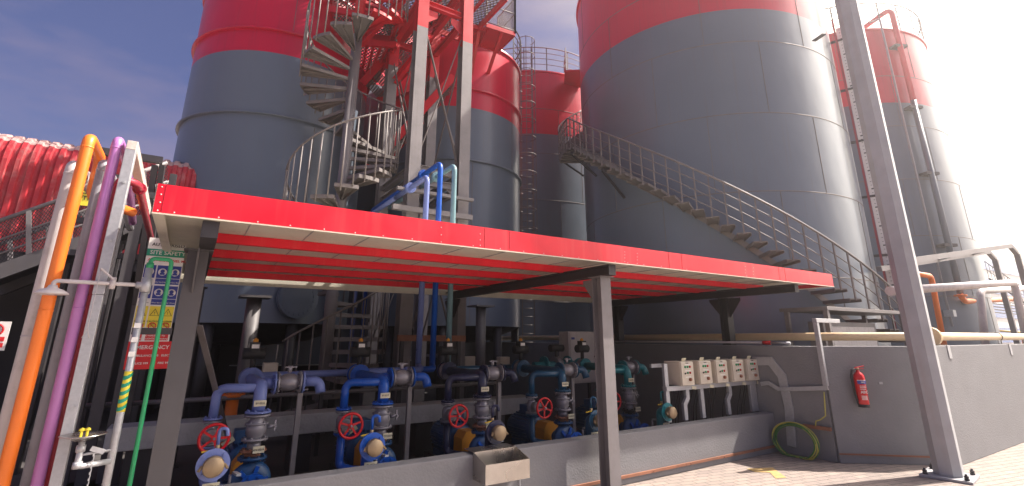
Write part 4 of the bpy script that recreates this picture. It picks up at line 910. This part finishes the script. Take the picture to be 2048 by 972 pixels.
    s=MB(); s.lathe([(.06,0),(.06,.03),(.075,.032),(.075,.085),(.068,.095),(0,.097)],(xc,yc-.12,zc),(0,-1,0),24); cp_=s.build('cap',M['brass'],fp)
    for sg in (-1,1):
        s=MB(); s.bar((xc+sg*.075,yc-.17,zc+.01),(xc+sg*.098,yc-.20,zc-.02),.018,.012); s.build('cap_lever',M['brass'],cp_)
    gx_=xc+.02; s=MB(); s.pipe([(gx_,yc+.0,zc+.12),(gx_,yc,zc+.245),(gx_+.055,yc-.03,zc+.245),(gx_+.06,yc-.03,zc+.19)],.014,.03,12); s.build('gooseneck',m2,fp)
    s=MB(); s.cyl((gx_,yc,zc+.055),(gx_,yc,zc+.125),.017,10); s.build('vent_valve',M['brass'],fp)
    s=MB(); s.bar((gx_-.015,yc-.02,zc+.095),(gx_-.11,yc-.035,zc+.085),.02,.008); s.build('lever',M['yellow'],fp)
    tagplate(fp,(xc+.01,yc-.065,.52),t='PY-021%d'%(6+i) if i<4 else 'PY-0220',w=.12,h=.05)
    # suction line with rubber-lined butterfly valve
    s=MB(); s.cyl((xc+.05,yc+.1,.36),(X-.02,YC-.30,.34),.055,16); s.build('suction_pipe',M['motor'],fp)
    d_=(Vector((X-.02,YC-.3,.34))-Vector((xc+.05,yc+.1,.36))); dn_=d_.normalized(); c_=Vector((xc+.05,yc+.1,.36))+dn_*.12
    s=MB(); s.flange(c_,dn_,.095,.02); s.flange(c_+dn_*.11,dn_,.095,.02); s.build('flange_pattern',M['motor'],fp)
    s=MB(); s.cyl(c_+dn_*.03,c_+dn_*.08,.09,20); s.build('wafer_valve',M['black'],fp)
    s=MB(); s.cyl(c_+dn_*.055+Vector((0,0,.08)),c_+dn_*.055+Vector((0,0,.17)),.012,8); s.build('stem',M['valve'],fp)
    s=MB(); p=c_+dn_*.055+Vector((0,0,.18)); s.bar(p+Vector((.03,.02,0)),p+Vector((.05,-.16,.015)),.035,.018); s.build('valve_lever',M['galv'],fp)
# header runs between arches and the risers
for i,(xa,xb,zz,m_,lab) in enumerate(((XC[0]+.05,rx[0][0],1.2,PM[0],'periwinkle header pipe running back to the leftmost riser'),(XC[1]+.05,rx[1][0],1.2,PM[1],'bright blue header pipe running back to the middle riser'))):
    hp=thing('header_pipe',lab,'pipe',(xa,7.0,zz),'header pipes behind the arches')
    s=MB(); s.pipe([(xa,6.9,1.19),(xa,7.2+.1*i,1.19),(xb,7.2+.1*i,1.19),(xb,7.35,1.25)],.045,.12) ; s.build('pipe',m_,hp)
hp=thing('header_pipe','dark petrol blue header pipe behind the middle arches','pipe',(3.2,7.05,1.19),'header pipes behind the arches')
s=MB(); s.pipe([(XC[2],6.9,1.19),(XC[2],7.0,1.19),(XC[3]+.3,7.0,1.19)],.05,.1); s.build('pipe',PM[3],hp)
hp=thing('header_pipe','teal header pipe in front of the wall cabinet','pipe',(5.2,7.0,1.2),'header pipes behind the arches')
s=MB(); s.cyl((4.9,7.0,1.21),(6.05,7.0,1.21),.055,16); s.build('pipe',PM[4],hp)
for x in (5.12,5.62):
    s=MB(); s.flange((x,7.0,1.21),(1,0,0),.14,.03); s.build('flange',PM[4],hp)
s=MB(); s.cyl((5.33,7.0,1.21),(5.44,7.0,1.21),.13,24); s.build('wafer_valve',M['valve'],hp)
s=MB(); s.cyl((5.38,7.0,1.3),(5.38,7.0,1.44),.025,10); s.cyl((5.25,7.0,1.48),(5.52,7.0,1.48),.06,14); s.build('actuator_pattern',M['black'],hp)
# capped uprights near tank legs
for (px,py,lab) in ((510,592,'grey vent pipe with flat top plate in front of the left tank'),(962,611,'grey vent pipe with flat top plate in front of the tank right of the tower')):
    p=PY(px,py,9.6 if px<700 else 10.3); t=thing('vent_pipe',lab,'pipe',(p.x,p.y,0),'vent pipes with top plates')
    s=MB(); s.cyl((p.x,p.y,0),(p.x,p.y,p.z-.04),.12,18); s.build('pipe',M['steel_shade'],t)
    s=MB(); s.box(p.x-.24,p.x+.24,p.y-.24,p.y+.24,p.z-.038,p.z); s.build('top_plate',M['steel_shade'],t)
# manhole on tank A
mh=MB(); 
pm_=PD(607,595,11.15); n_=(Vector((AX,AY,0))-Vector((pm_.x,pm_.y,0))).normalized(); pm_=Vector((AX,AY,pm_.z))-n_*2.13
mh.flange(pm_-n_*.12, n_, .42,.05,20); mh.cyl(pm_-n_*.1,pm_+n_*.1,.34,32); mh.flange(pm_-n_*.19, n_, .42,.04,20); mh.build('manhole',M['tank_grey'],tA)
# orange valves and crates deep in the shade
ow=thing('orange_flange_stub','orange flanged pipe stub in the shade behind the plinth','pipe',tuple(PY(465,815,8.2)))
p=PY(463,815,8.2); s=MB(); s.flange(p+Vector((0,0,.16)),(0,0,1),.15,.04); s.cyl(p+Vector((0,0,-.8)),p+Vector((0,0,.15)),.08,16); s.build('stub',M['orange'],ow)
bx_=thing('switch_box','small pale switch box beside the spiral stair railing','box',tuple(PY(540,742,8.3)))
p=PY(541,740,8.3); s=MB(); s.box(p.x-.1,p.x+.1,8.3,8.45,p.z-.1,p.z+.1); s.build('case',M['ivory'],bx_,.01); s=MB(); s.box(p.x-.085,p.x+.085,8.293,8.299,p.z-.085,p.z+.085); s.build('lid',M['ivory'],bx_); s=MB(); s.bar((p.x,8.5,0),(p.x,8.5,p.z),.05,.05,(0,1,0)); s.build('box_post',M['dark_steel'],bx_)
for k,(px,lab) in enumerate(((940,'pale square box left of the vent pipe with the top plate'),(1010,'pale square box right of the vent pipe with the top plate'))):
    p=PY(px,728,9.0); t=thing('switch_box',lab,'box',(p.x,9,p.z),'pale boxes behind the header'); s=MB(); s.box(p.x-.12,p.x+.12,9.0,9.15,p.z-.14,p.z+.14); s.build('case',M['ivory'],t,.01); s=MB(); s.bar((p.x,9.2,0),(p.x,9.2,p.z),.05,.05,(0,1,0)); s.build('box_post',M['dark_steel'],t)
    s=MB(); s.box(p.x-.1,p.x+.1,8.993,8.999,p.z-.12,p.z+.12); s.build('lid',M['ivory'],t)
# low pipes and rails in the dark
lr=thing('pipe_rail','long dark horizontal rail crossing behind the plinth','rail',(0,8.1,.9))
s=MB(); s.tube([(-1.3,8.1,.86),(4.9,8.1,.86)],.03,8); s.build('rail',M['steel'],lr)
for x in (-1.2,1.8,4.8):
    s=MB(); s.bar((x,8.1,0),(x,8.1,.86),.05,.05,(0,1,0)); s.build('support',M['dark_steel'],lr)
lr=thing('cross_rail','rusty brown beam crossing in front of the tower legs','rail',(3.5,8.3,1.75))
a=PY(795,676,8.2); b=PY(930,677,8.2); s=MB(); s.bar(a,b,.06,.1); s.build('beam',M['rust'],lr)
for x in (a.x+.1,b.x-.1):
    s=MB(); s.bar((x,8.25,0),(x,8.25,a.z-.05),.06,.06,(0,1,0)); s.build('leg',M['dark_steel'],lr)
# wall cabinet
cb_=thing('wall_cabinet','tall pale grey electrical cabinet behind the front canopy post','cabinet',(6.45,7.6,.8))
s=MB(); s.box(6.14,6.85,7.6,7.9,.82,1.77); s.build('case',M['pale'],cb_,.012); s=MB(); s.box(6.17,6.82,7.585,7.598,.85,1.74); s.build('door',M['pale'],cb_,.006)
s=MB(); s.box(6.2,6.28,7.58,7.584,1.62,1.66); s.build('label_plate',M['sign_blue'],cb_); s=MB(); s.cyl((6.77,7.58,1.3),(6.77,7.55,1.3),.015,10); s.build('handle',M['black'],cb_)
for x in (6.25,6.75):
    s=MB(); s.bar((x,7.75,0),(x,7.75,.82),.05,.05,(0,1,0)); s.build('leg',M['dark_steel'],cb_)
# ================================================================== CONTROL BOXES
YP=4.88
fr=thing('box_frame','galvanised channel frame carrying the five control boxes on the kerb wall','frame',(6.7,YP,.545))
s=MB(); s.box(5.62,7.72,YP-.02,YP+.05,.95,1.0); s.box(5.62,7.72,YP-.022,YP-.017,.945,1.005); s.build('bottom_rail',M['galv'],fr)
s=MB(); s.box(5.62,7.72,YP+.22,YP+.26,1.24,1.29); s.build('top_rail',M['galv'],fr)
def strut(x,bent=False,w=.07,z0=.545,z1=.948,par=fr):
    s=MB()
    if not bent: s.box(x-w/2,x+w/2,YP-.0,YP+.045,z0,z1)
    else:
        s.prism([(x-w/2,YP,z0),(x+w/2,YP,z0),(x+w/2,YP,.74),(x+w/2+.07,YP,.82),(x+w/2+.07,YP,z1),(x-w/2+.07,YP,z1),(x-w/2+.07,YP,.84),(x-w/2,YP,.76)],(0,.045,0))
    s.build('support_leg',M['galv'],par,.003)
strut(5.66,z1=1.3); 
for px,bn in ((1374,True),(1410,False),(1462,True)):
    x=PY(px,840,YP).x; strut(x,bn)
strut(PY(1512,820,YP).x-.0,False,.16)
BL=['leftmost of the five ivory control boxes, fully shaded','second ivory control box from the left','middle one of the five ivory control boxes','ivory control box crossed by a sharp sunlit diagonal','rightmost of the five ivory control boxes with a sunlit corner']
lx=[PY(q,750,4.80).x for q in (1363.5,1400,1434,1467,1497)]; rxx=[PY(q,750,4.80).x for q in (1389,1425,1457,1490,1519)]
for k in range(5):
    x0_,x1_=lx[k],rxx[k]; z0,z1=1.005,1.325; y0,y1=4.82,5.10
    t=thing('control_box',BL[k],'control box',((x0_+x1_)/2,4.95,z0),'five ivory control boxes')
    s=MB(); s.box(x0_,x1_,y0,y1,z0,z1); s.build('case',M['ivory'],t,.008)
    s=MB(); s.box(x0_+.006,x1_-.006,y0-.018,y0-.002,z0+.006,z1-.006); s.build('door',M['ivory'],t,.005)
    xm=(x0_+x1_)/2; yy=y0-.0185
    def btn(dx,z,r,m,l=.012,nm='button'): s=MB(); s.lathe([(r,0),(r,l*.7),(r*.8,l),(0,l)],(xm+dx,yy,z),(0,-1,0),14); s.build(nm,M[m],t)
    btn(-.05,1.255,.016,'indicator_green',nm='indicator_lamp'); btn(0,1.255,.016,'indicator_green',nm='indicator_lamp'); btn(.05,1.255,.016,'indicator_red',nm='indicator_lamp')
    btn(-.005,1.175,.015,'indicator_green'); btn(.045,1.175,.015,'indicator_red'); btn(.03,1.085,.022,'rust',.03,'stop_button')
    s=MB(); s.bar((xm-.055,yy-.012,1.172),(xm-.085,yy-.02,1.165),.012,.016); s.build('selector_switch',M['black'],t)
    for z in (1.285,1.203,1.12):
        s=MB(); s.box(xm-.055,xm+.06,yy-.0012,yy,z-.006,z+.004); s.build('caption_strip',M['white'],t)
    text_mesh('lettering','PUMP %d'%(k+1),.02,M['ink'],t,(xm,yy-.001,1.308-.004),(1,0,0),(0,0,1))
    for q in (.06,.16,.22):
        s=MB(); s.tube([(x0_+q,5.0,z0-.0),(x0_+q+.01*k,5.02,z0-.12),(x0_+q-.03,5.06,z0-.3-.02*k),(x0_+q-.05,5.1,.3)],.007,6); s.build('gland_cable',M['black'],t)
    s=MB(); s.obox((xm-.02,y0+.02,z1+.025),(1,0,0),(0,1,.4),(0,-.4,1),.09,.004,.05); s.build('top_tag',M['plate'],t)
    s=MB(); s.obox((x1_+.03,YP-.03,.965),(1,0,-.1),(0,1,0),(.1,0,1),.09,.004,.04); s.build('side_tag',M['plate'],t)
# ================================================================== GALVANISED TRUNKING ON THE PANEL WALL
def trunk(label,pix,wd,X_=7.72,th=.05,m='galv'):
    t=thing('cable_trunking',label,'trunking',tuple(PX(*pix[0],X_)))
    P=[PX(px,py,X_) for px,py in pix]
    poly_l=[];poly_r=[]
    n=len(P)
    for i,p in enumerate(P):
        d0=(P[i]-P[i-1]) if i else (P[1]-P[0]); d1=(P[i+1]-P[i]) if i<n-1 else d0
        for d in (d0,d1): d.x=0; d.normalize()
        tn=(d0+d1).normalized(); nr=Vector((0,-tn.z,tn.y)); k=1/max(.5,abs(tn.dot(d0)))
        poly_l.append(Vector((X_,p.y,p.z))+nr*wd/2*k); poly_r.append(Vector((X_,p.y,p.z))-nr*wd/2*k)
    for i in range(n-1):
        s=MB(); s.prism([poly_l[i],poly_l[i+1],poly_r[i+1],poly_r[i]],(th*.5,0,0)); s.build('trunking_length',M[m],t,.003)
trunk('wide galvanised trunking arching from the control boxes down the wall to the hose',[(1505,722),(1540,722),(1563,752),(1577,815),(1583,893)],.13,7.715,.06)
trunk('narrow galvanised trunking running level from the boxes then up over the wall',[(1521,768),(1537,766),(1556,778),(1590,778),(1655,776)],.06,7.69,.05)
t=thing('cable_trunking','upright galvanised trunking rising over the wall to the covered panel','trunking',tuple(PX(1652,776,7.69)))
a=PX(1652,772,7.69); zt3=PX(1637,645,7.69).z
s=MB(); s.box(7.665,7.72,a.y-.03,a.y+.03,a.z,zt3); s.build('trunking_length',M['galv'],t,.003)
s=MB(); s.box(7.66,8.35,a.y-.032,a.y+.032,zt3+.002,zt3+.06); s.build('trunking_arm',M['galv'],t,.003)
# hose coil hanging on a bracket
hb_=thing('hose_bracket','rusty horizontal angle bracket holding the coiled cable','bracket',tuple(PX(1600,852,7.7)))
a=PX(1607,851,7.71); b=PX(1648,856,7.71); s=MB(); s.bar(a,(7.71,3.83,a.z),.045,.045); s.build('angle',M['rust'],hb_)
coil=thing('cable_coil','coil of green and yellow cable hanging by the foot of the trunking','cable coil',tuple(PX(1590,920,7.55)))
c0=PX(1591,883,7.60); ry=(PX(1549,883,7.6)-PX(1633,883,7.6)).length/2; rz=(PX(1591,846,7.6).z-PX(1591,919,7.6).z)/2
random.seed(5)
for k in range(11):
    s=MB(); ph=random.random()*6; jr=random.uniform(.86,1.04); tl=random.uniform(-.05,.05)
    pts=[(c0.x+.03*math.sin(a*2+ph)-.045+k*.006, c0.y+ry*jr*math.cos(a)*(1+.02*math.sin(3*a+ph)), max(.012,c0.z+rz*jr*math.sin(a)*(1+.02*math.cos(2*a+ph))+tl*.3)) for a in [2*math.pi*i/48 for i in range(48)]]
    s.tube(pts,.006,6,closed=True); s.build('cable_turn',M['wire_y'] if k%3==0 else M['wire'],coil)
s=MB(); s.tube([PX(1648,784,7.70),PX(1650,815,7.70),PX(1651,832,7.69),PX(1640,840,7.68),PX(1632,842,7.68),PX(1631,852,7.67)],.008,8); s.build('loose_tail',M['wire_y'],coil)
# wall tap stub
# ================================================================== EXTINGUISHER
nW=-nn  # wall normal toward the yard
def on_wall(px,py,off=0):
    d=ray(px,py); p0=a_+nW*off; k=((p0-_C).dot(nW))/d.dot(nW); return _C+d*k
e=on_wall(1722,778,.09); fe=thing('fire_extinguisher','red fire extinguisher with black hose hanging on the dark wall','extinguisher',tuple(e))
up=Vector((0,0,1)); ex=dn
er=.068; eh=.46; zc0=e.z-eh/2
base=Vector((e.x,e.y,zc0))
tilt=Vector((0,0,1))
s=MB(); s.lathe([(0,.0),(er*.95,.0),(er,.012),(er,eh-.09),(er*.92,eh-.05),(er*.6,eh-.015),(.022,eh),(.022,eh+.02),(0,eh+.02)],base,tilt,28); s.build('cylinder',M['ext_red'],fe)
s=MB(); s.lathe([(er*1.02,-.004),(er*1.03,.035),(er*.9,.035)],base,tilt,28); s.lathe([(0,-.004),(er*1.02,-.004)],base,tilt,28); s.build('base_ring',M['black'],fe)
s=MB(); s.cyl(base+up*(eh+.02),base+up*(eh+.05),.018,12); s.build('valve_head',M['brass'],fe)
s=MB(); s.bar(base+up*(eh+.05)-ex*.03,base+up*(eh+.075)+ex*.09,.02,.01); s.bar(base+up*(eh+.035)-ex*.02,base+up*(eh+.04)+ex*.08,.02,.008); s.bar(base+up*(eh+.05)-ex*.03,base+up*(eh+.02)-ex*.05,.02,.01); s.build('handle_pattern',M['ext_red'],fe)
s=MB(); s.tube([base+up*(eh+.035)-ex*.02,base+up*(eh+.02)-ex*.08,base+up*(eh-.08)-ex*.105,base+up*(.2)-ex*.09,base+up*(.05)-ex*.07,base+up*(.01)-ex*.05],.014,10); s.build('hose',M['black'],fe)
s=MB(); s.bar(base+up*.3-nW*.088,base+up*.42-nW*.088,.04,.01,nW); s.build('wall_hook',M['black'],fe)
def cyl_label(z0,z1,m,a0,a1,nm,rr=er+.0012):
    s=MB(); cen=math.atan2(nW.y,nW.x); P=[(base.x+rr*math.cos(cen+R(a)),base.y+rr*math.sin(cen+R(a))) for a in range(a0,a1+1,6)]; n=len(P)
    s.add([(x,y,base.z+z0) for x,y in P]+[(x,y,base.z+z1) for x,y in P],[(i,i+1,i+1+n,i+n) for i in range(n-1)]); s.build(nm,M[m],fe)
cyl_label(.30,.345,'sign_blue',-54,54,'brand_band'); cyl_label(.345,.352,'white',-54,54,'label_line')
for z in (.27,.25,.23,.14,.125,.11,.095): cyl_label(z,z+.007,'white',-36,30,'label_line')
text_mesh('lettering','ABC',.05,M['white'],fe,base+nW*(er+.002)+up*.195,ex,up); text_mesh('lettering','FIRE',.026,M['white'],fe,base+nW*(er+.002)+up*.322,ex,up)
p=on_wall(1761,766,0); s=MB(); s.obox(p+nW*.006,ex,nW,up,.045,.012,.03); sk=s.build('wall_socket',M['galv']); tag(sk,'tiny grey metal tag plate on the wall right of the extinguisher','plate')
# ================================================================== STAINLESS TROUGH
tr_=thing('steel_trough','stainless steel trough hooked on the kerb wall below the navy pipework','trough',(2.9,4.55,.3))
tx0,tx1=PY(968,935,4.45).x,PY(1062,925,4.45).x
tx0,tx1=2.52,3.02
s=MB(); t0=.004
s.box(tx0,tx1,4.40,4.404,.33,.50); s.build('front_sheet',M['stainless'],tr_)
s=MB(); s.box(tx0,tx1,4.404,4.645,.33,.334); s.build('bottom_sheet',M['stainless'],tr_)
for x in (tx0,tx1-.004):
    s=MB(); s.prism([(x,4.404,.334),(x,4.404,.50),(x,4.645,.57),(x,4.645,.334)],(.004,0,0)); s.build('end_sheet',M['stainless'],tr_)
s=MB(); s.box(tx0,tx1,4.641,4.645,.334,.57); s.box(tx0,tx1,4.645,4.85,.5655,.57); s.build('back_sheet',M['stainless'],tr_)
s=MB(); s.tube([(tx1-.06,4.5,.33),(tx1-.06,4.5,.20)],.014,8); s.build('drain_stub',M['galv'],tr_)
# ================================================================== TALL POST
tp=thing('tall_post','tall square steel post bolted to a base plate at the wall corner','post',(8.10,2.72,0))
cxp,cyp=8.14,2.74; rot=R(8); w_=.14; ch=.075
pr_=[(-w_+ch,-w_),(w_-ch,-w_),(w_,-w_+ch),(w_,w_-ch),(w_-ch,w_),(-w_+ch,w_),(-w_,w_-ch),(-w_,-w_+ch)]
pr_=[(cxp+a*math.cos(rot)-b*math.sin(rot),cyp+a*math.sin(rot)+b*math.cos(rot)) for a,b in pr_]
s=MB(); s.prism([(x,y,.03) for x,y in pr_],(0,0,12)); s.build('shaft',M['post'],tp,.006)
s=MB(); s.obox((cxp,cyp,.016),(math.cos(rot),math.sin(rot),0),(-math.sin(rot),math.cos(rot),0),(0,0,1),.50,.50,.028); s.build('base_plate',M['post'],tp,.003)
for sx in (-1,1):
    for sy in (-1,1):
        q=Vector((cxp,cyp,0))+Vector((math.cos(rot),math.sin(rot),0))*.195*sx+Vector((-math.sin(rot),math.cos(rot),0))*.195*sy
        s=MB(); s.cyl(q+up*.03,q+up*.1,.013,8); s.cyl(q+up*.03,q+up*.055,.026,6); s.cyl(q+up*.06,q+up*.08,.024,6); s.build('anchor_bolt_pattern',M['dark_steel'],tp)
# ================================================================== CREAM PIPE
cp=thing('cream_pipe','long cream pipe with a flange resting along the top of the walls','pipe',(8.45,5,1.66))
s=MB(); s.pipe([(8.42,15,1.64),(8.42,3.9,1.67),(9.1,3.05,1.67),(9.6,2.99,1.67),(30,2.99,1.67)],.062,.35,18); s.build('pipe',M['cream'],cp)
for px in (1862,):
    p=PY(px,672,2.99); s=MB(); s.flange((p.x,2.99,1.67),(1,0,0),.135,.03,8); s.flange((p.x-.04,2.99,1.67),(1,0,0),.135,.03,8); s.build('flange',M['cream'],cp)
for px in (1880,2005):
    x=PY(px,690,2.95).x; s=MB(); s.box(x-.05,x+.05,2.852,2.86,1.36,1.5405); s.box(x-.05,x+.05,2.852,3.0,1.541,1.548); s.build('strap_plate',M['galv'],cp)
    s=MB(); s.tube([(x+.0,2.99+.07*math.cos(R(a)),1.67+.07*math.sin(R(a))) for a in range(-60,241,20)]+[(x,2.955,1.55)],.006,6); s.build('clamp',M['dark_steel'],cp)
# thin pipes on top of panel wall
tpip=thing('thin_pipe','thin pale conduit with a red fitting along the top of the side wall','pipe',(7.85,6,1.56))
s=MB(); s.cyl((7.86,9,1.575),(7.86,4.75,1.575),.018,10); s.build('conduit',M['pale'],tpip); s=MB(); s.cyl((7.86,4.74,1.575),(7.86,4.62,1.575),.032,12); s.build('fitting',M['ext_red'],tpip); s=MB(); s.cyl((7.86,4.61,1.575),(7.86,4.3,1.57),.02,10); s.build('end_valve',M['galv'],tpip)
# ================================================================== COVERED PANEL BEHIND THE WALL
pc=thing('panel_canopy','small flat steel shelter on posts over the pale wall panel','shelter',(10,4.3,.94))
za=2.12; pts_=[PZ(1618,622,za),PZ(1790,620,za),PZ(1800,610,za),PZ(1640,612,za)]
s=MB(); s.box(8.75,11.8,4.1,4.9,2.09,2.15); s.build('top_frame',M['steel'],pc,.004)
for x,y in ((8.8,4.15),(11.7,4.15),(8.8,4.8),(11.7,4.8)):
    s=MB(); s.bar((x,y,.94),(x,y,2.09),.07,.07,(0,1,0)); s.build('post',M['steel'],pc)
pn=thing('wall_panel','pale enamel panel in a dark frame under the small shelter','cabinet',(10,4.4,.94))
s=MB(); s.box(9.05,11.0,4.35,4.6,.95,1.92); s.build('case',M['steel'],pn,.005); s=MB(); s.box(9.15,10.9,4.335,4.349,1.0,1.84); s.build('panel_door',M['pale'],pn,.005)
# ================================================================== RIGHT-HAND PIPES AND FRAMES
def rp2(label,pix,r,Y_,m,nm='pipe',zfoot=None,br=.2):
    P=[PY(px,py,Y_) for px,py in pix]
    if zfoot is not None: P[-1].z=zfoot
    t=thing('process_pipe',label,'pipe',tuple(P[-1]),'process pipes behind the front wall')
    s=MB(); s.pipe(P,r,br); s.build(nm,m,t); return t,P
rp2('bright orange pipe bending down directly right of the tall post',[(1810,545),(1862,552),(1890,700)],.055,4.2,M['orange'],br=.15)
rp2('pale pipe running level then turning down at the right edge, in front',[(1780,582),(2028,565),(2062,720)],.075,3.5,M['pale'])
rp2('shorter pale pipe hooping down behind the long pale pipe',[(2060,576),(1960,582),(1972,700)],.075,3.9,M['pale'])
t,P=rp2('orange pipe under the downpipe turning down at the right edge',[(1921,590),(1929,603),(2036,598),(2056,720)],.085,pt.y-.02,M['orange'])
s=MB(); s.flange(PY(1921,591,pt.y-.02),(0,0,1),.17,.04); s.build('flange',M['orange'],t)
gf=thing('pipe_bridge','grey steel portal frame crossing above the process pipes at the right','frame',(13,6.5,.94))
Yg=4.35
a=PY(1800,523,Yg); b=PY(2018,491,Yg); c=PY(2030,498,Yg)
b.z=a.z=PY(1900,508,Yg).z if False else b.z
a=PY(1800,524,Yg); d=PY(2020,492,Yg); e1_=PY(2034,508,Yg); f_=PY(2052,620,Yg)
s=MB(); s.bar(a,d,.12,.12); s.build('beam',M['steel'],gf); s=MB(); s.bar(d,e1_,.12,.12); s.build('knee',M['steel'],gf); s=MB(); s.bar(e1_,Vector((e1_.x,e1_.y,.94)),.14,.14,(0,1,0)); s.build('post',M['steel'],gf)
o_=Vector((.9,.75,0))
s=MB(); s.bar(a+o_,d+o_,.12,.12); s.build('beam',M['steel'],gf); s=MB(); s.bar(d+o_,e1_+o_,.12,.12); s.build('knee',M['steel'],gf); s=MB(); s.bar(e1_+o_,Vector((e1_.x+.9,e1_.y+.75,.94)),.14,.14,(0,1,0)); s.build('post',M['steel'],gf)
for t_ in (.15,.45,.8):
    p=a.lerp(d,t_); s=MB(); s.bar(p,p+o_,.06,.06); s.build('cross_member',M['galv'],gf)
fs=thing('pipe_trestle','grey trestle legs under the orange pipe beside the far tank','trestle',tuple(PY(1940,700,6.6)))
for px in (1925,1948):
    p0=PY(px,608,6.6); p1=PY(px+22,700,6.6); s=MB(); s.bar(p0,Vector((p0.x,p0.y,.94)),.09,.09,(0,1,0)); s.build('leg',M['steel'],fs)
p0=PY(1915,604,6.6); p1=PY(1958,604,6.6); s=MB(); s.bar(p0,p1,.08,.08); s.build('cap_beam',M['steel'],fs)
# stair on the far tank glimpsed at the right edge
es=thing('tank_stair','thin dark stair with railing descending at the right of the far tank','stair',(EX+4,EY-2,.94))
def ep_(a,r,z): return Vector((EX+math.cos(R(a))*r,EY+math.sin(R(a))*r,z))
aa=[-60+i*2 for i in range(60)]
for h,rd_,nm in ((0,.05,'stringer'),(.5,.014,'mid_rail'),(1.0,.025,'handrail')):
    s=MB(); s.tube([Vector((PY(1975,545,9).x+ i*.055, 9-i*.02, PY(1975,545,9).z -i*.036 + h-.35)) for i in range(60)],rd_,6); s.build(nm,M['dark_steel'],es)
for i in range(0,60,4):
    p=Vector((PY(1975,545,9).x+ i*.055, 9-i*.02, PY(1975,545,9).z -i*.036-.35)); s=MB(); s.bar(p,p+up,.02,.02,(0,1,0)); s.build('baluster',M['dark_steel'],es)
# distant glass building
gb=thing('glass_building','distant pale building with blue glass bands at the far right','building',(75,18,0))
bx0,bx1=58,84
s=MB(); s.box(bx0,bx1,16,26,0,10.2); s.build('walls',M['white'],gb)
for k in range(4):
    s=MB(); s.box(bx0-.05,bx1+.05,15.9,15.97,1.2+k*2.4,2.6+k*2.4); s.build('window_band',M['glass_blue'],gb)
    s=MB(); s.box(bx0-.1,bx0-.03,15.9,26,1.2+k*2.4,2.6+k*2.4); s.build('window_band',M['glass_blue'],gb)
ly=thing('louvre_screen','dark horizontal louvre screen in front of the distant building','screen',tuple(PY(2030,640,12)))
pa_=PY(1995,690,12); pb_=PY(2100,690,12)
for k in range(6):
    z=PY(2020,600,12).z-k*.22; s=MB(); s.box(pa_.x,pb_.x+2,12,12.2,z,z+.05); s.build('louvre',M['dark_steel'],ly)
s=MB(); s.bar((pa_.x,12.1,.94),(pa_.x,12.1,PY(2020,600,12).z+.1),.1,.1,(0,1,0)); s.build('screen_post',M['dark_steel'],ly)
# yellow handrail low at right
yr=thing('yellow_rail','low yellow pipe rail behind the front wall at the right','rail',tuple(PY(2020,665,8)))
s=MB(); s.cyl(PY(1990,661,8),PY(2090,668,8),.05,10); s.build('rail',M['yellow'],yr)
for px in (1995,2070):
    p=PY(px,663,8); s=MB(); s.bar(p,Vector((p.x,p.y,.94)),.04,.04,(0,1,0)); s.build('support',M['dark_steel'],yr)
# yellow paint trace on the paving
pt_=MB(); P=[PZ(1493,937,.004),PZ(1545,935,.004),PZ(1573,955,.004),PZ(1552,957,.004),PZ(1540,945,.004),PZ(1510,944,.004)]
pt_.add(P,[tuple(range(len(P)))]); M['worn_yellow']=mat('worn yellow paint',(.42,.28,.10),.8,var=.2,dirt=.9,dirtcol=(.33,.26,.22),nscale=14); tag(pt_.build('paint_mark',M['worn_yellow']),kind='structure')
# ================================================================== HAZE, added to stand in for lens glare toward the sun
hz_=MB(); hz_.box(-310,410,-310,410,-1,15.2); hzo=hz_.build('glare_haze',None); hzo.data.materials.clear()
hm=bpy.data.materials.new('haze air'); hm.use_nodes=True; t=hm.node_tree; t.nodes.clear(); o1=t.nodes.new('ShaderNodeOutputMaterial'); v1=t.nodes.new('ShaderNodeVolumePrincipled')
v1.inputs['Color'].default_value=(1.0,.93,.93,1); v1.inputs['Density'].default_value=.0042; v1.inputs['Anisotropy'].default_value=.82; t.links.new(v1.outputs[0],o1.inputs['Volume']); hzo.data.materials.append(hm); hzo['kind']='stuff'
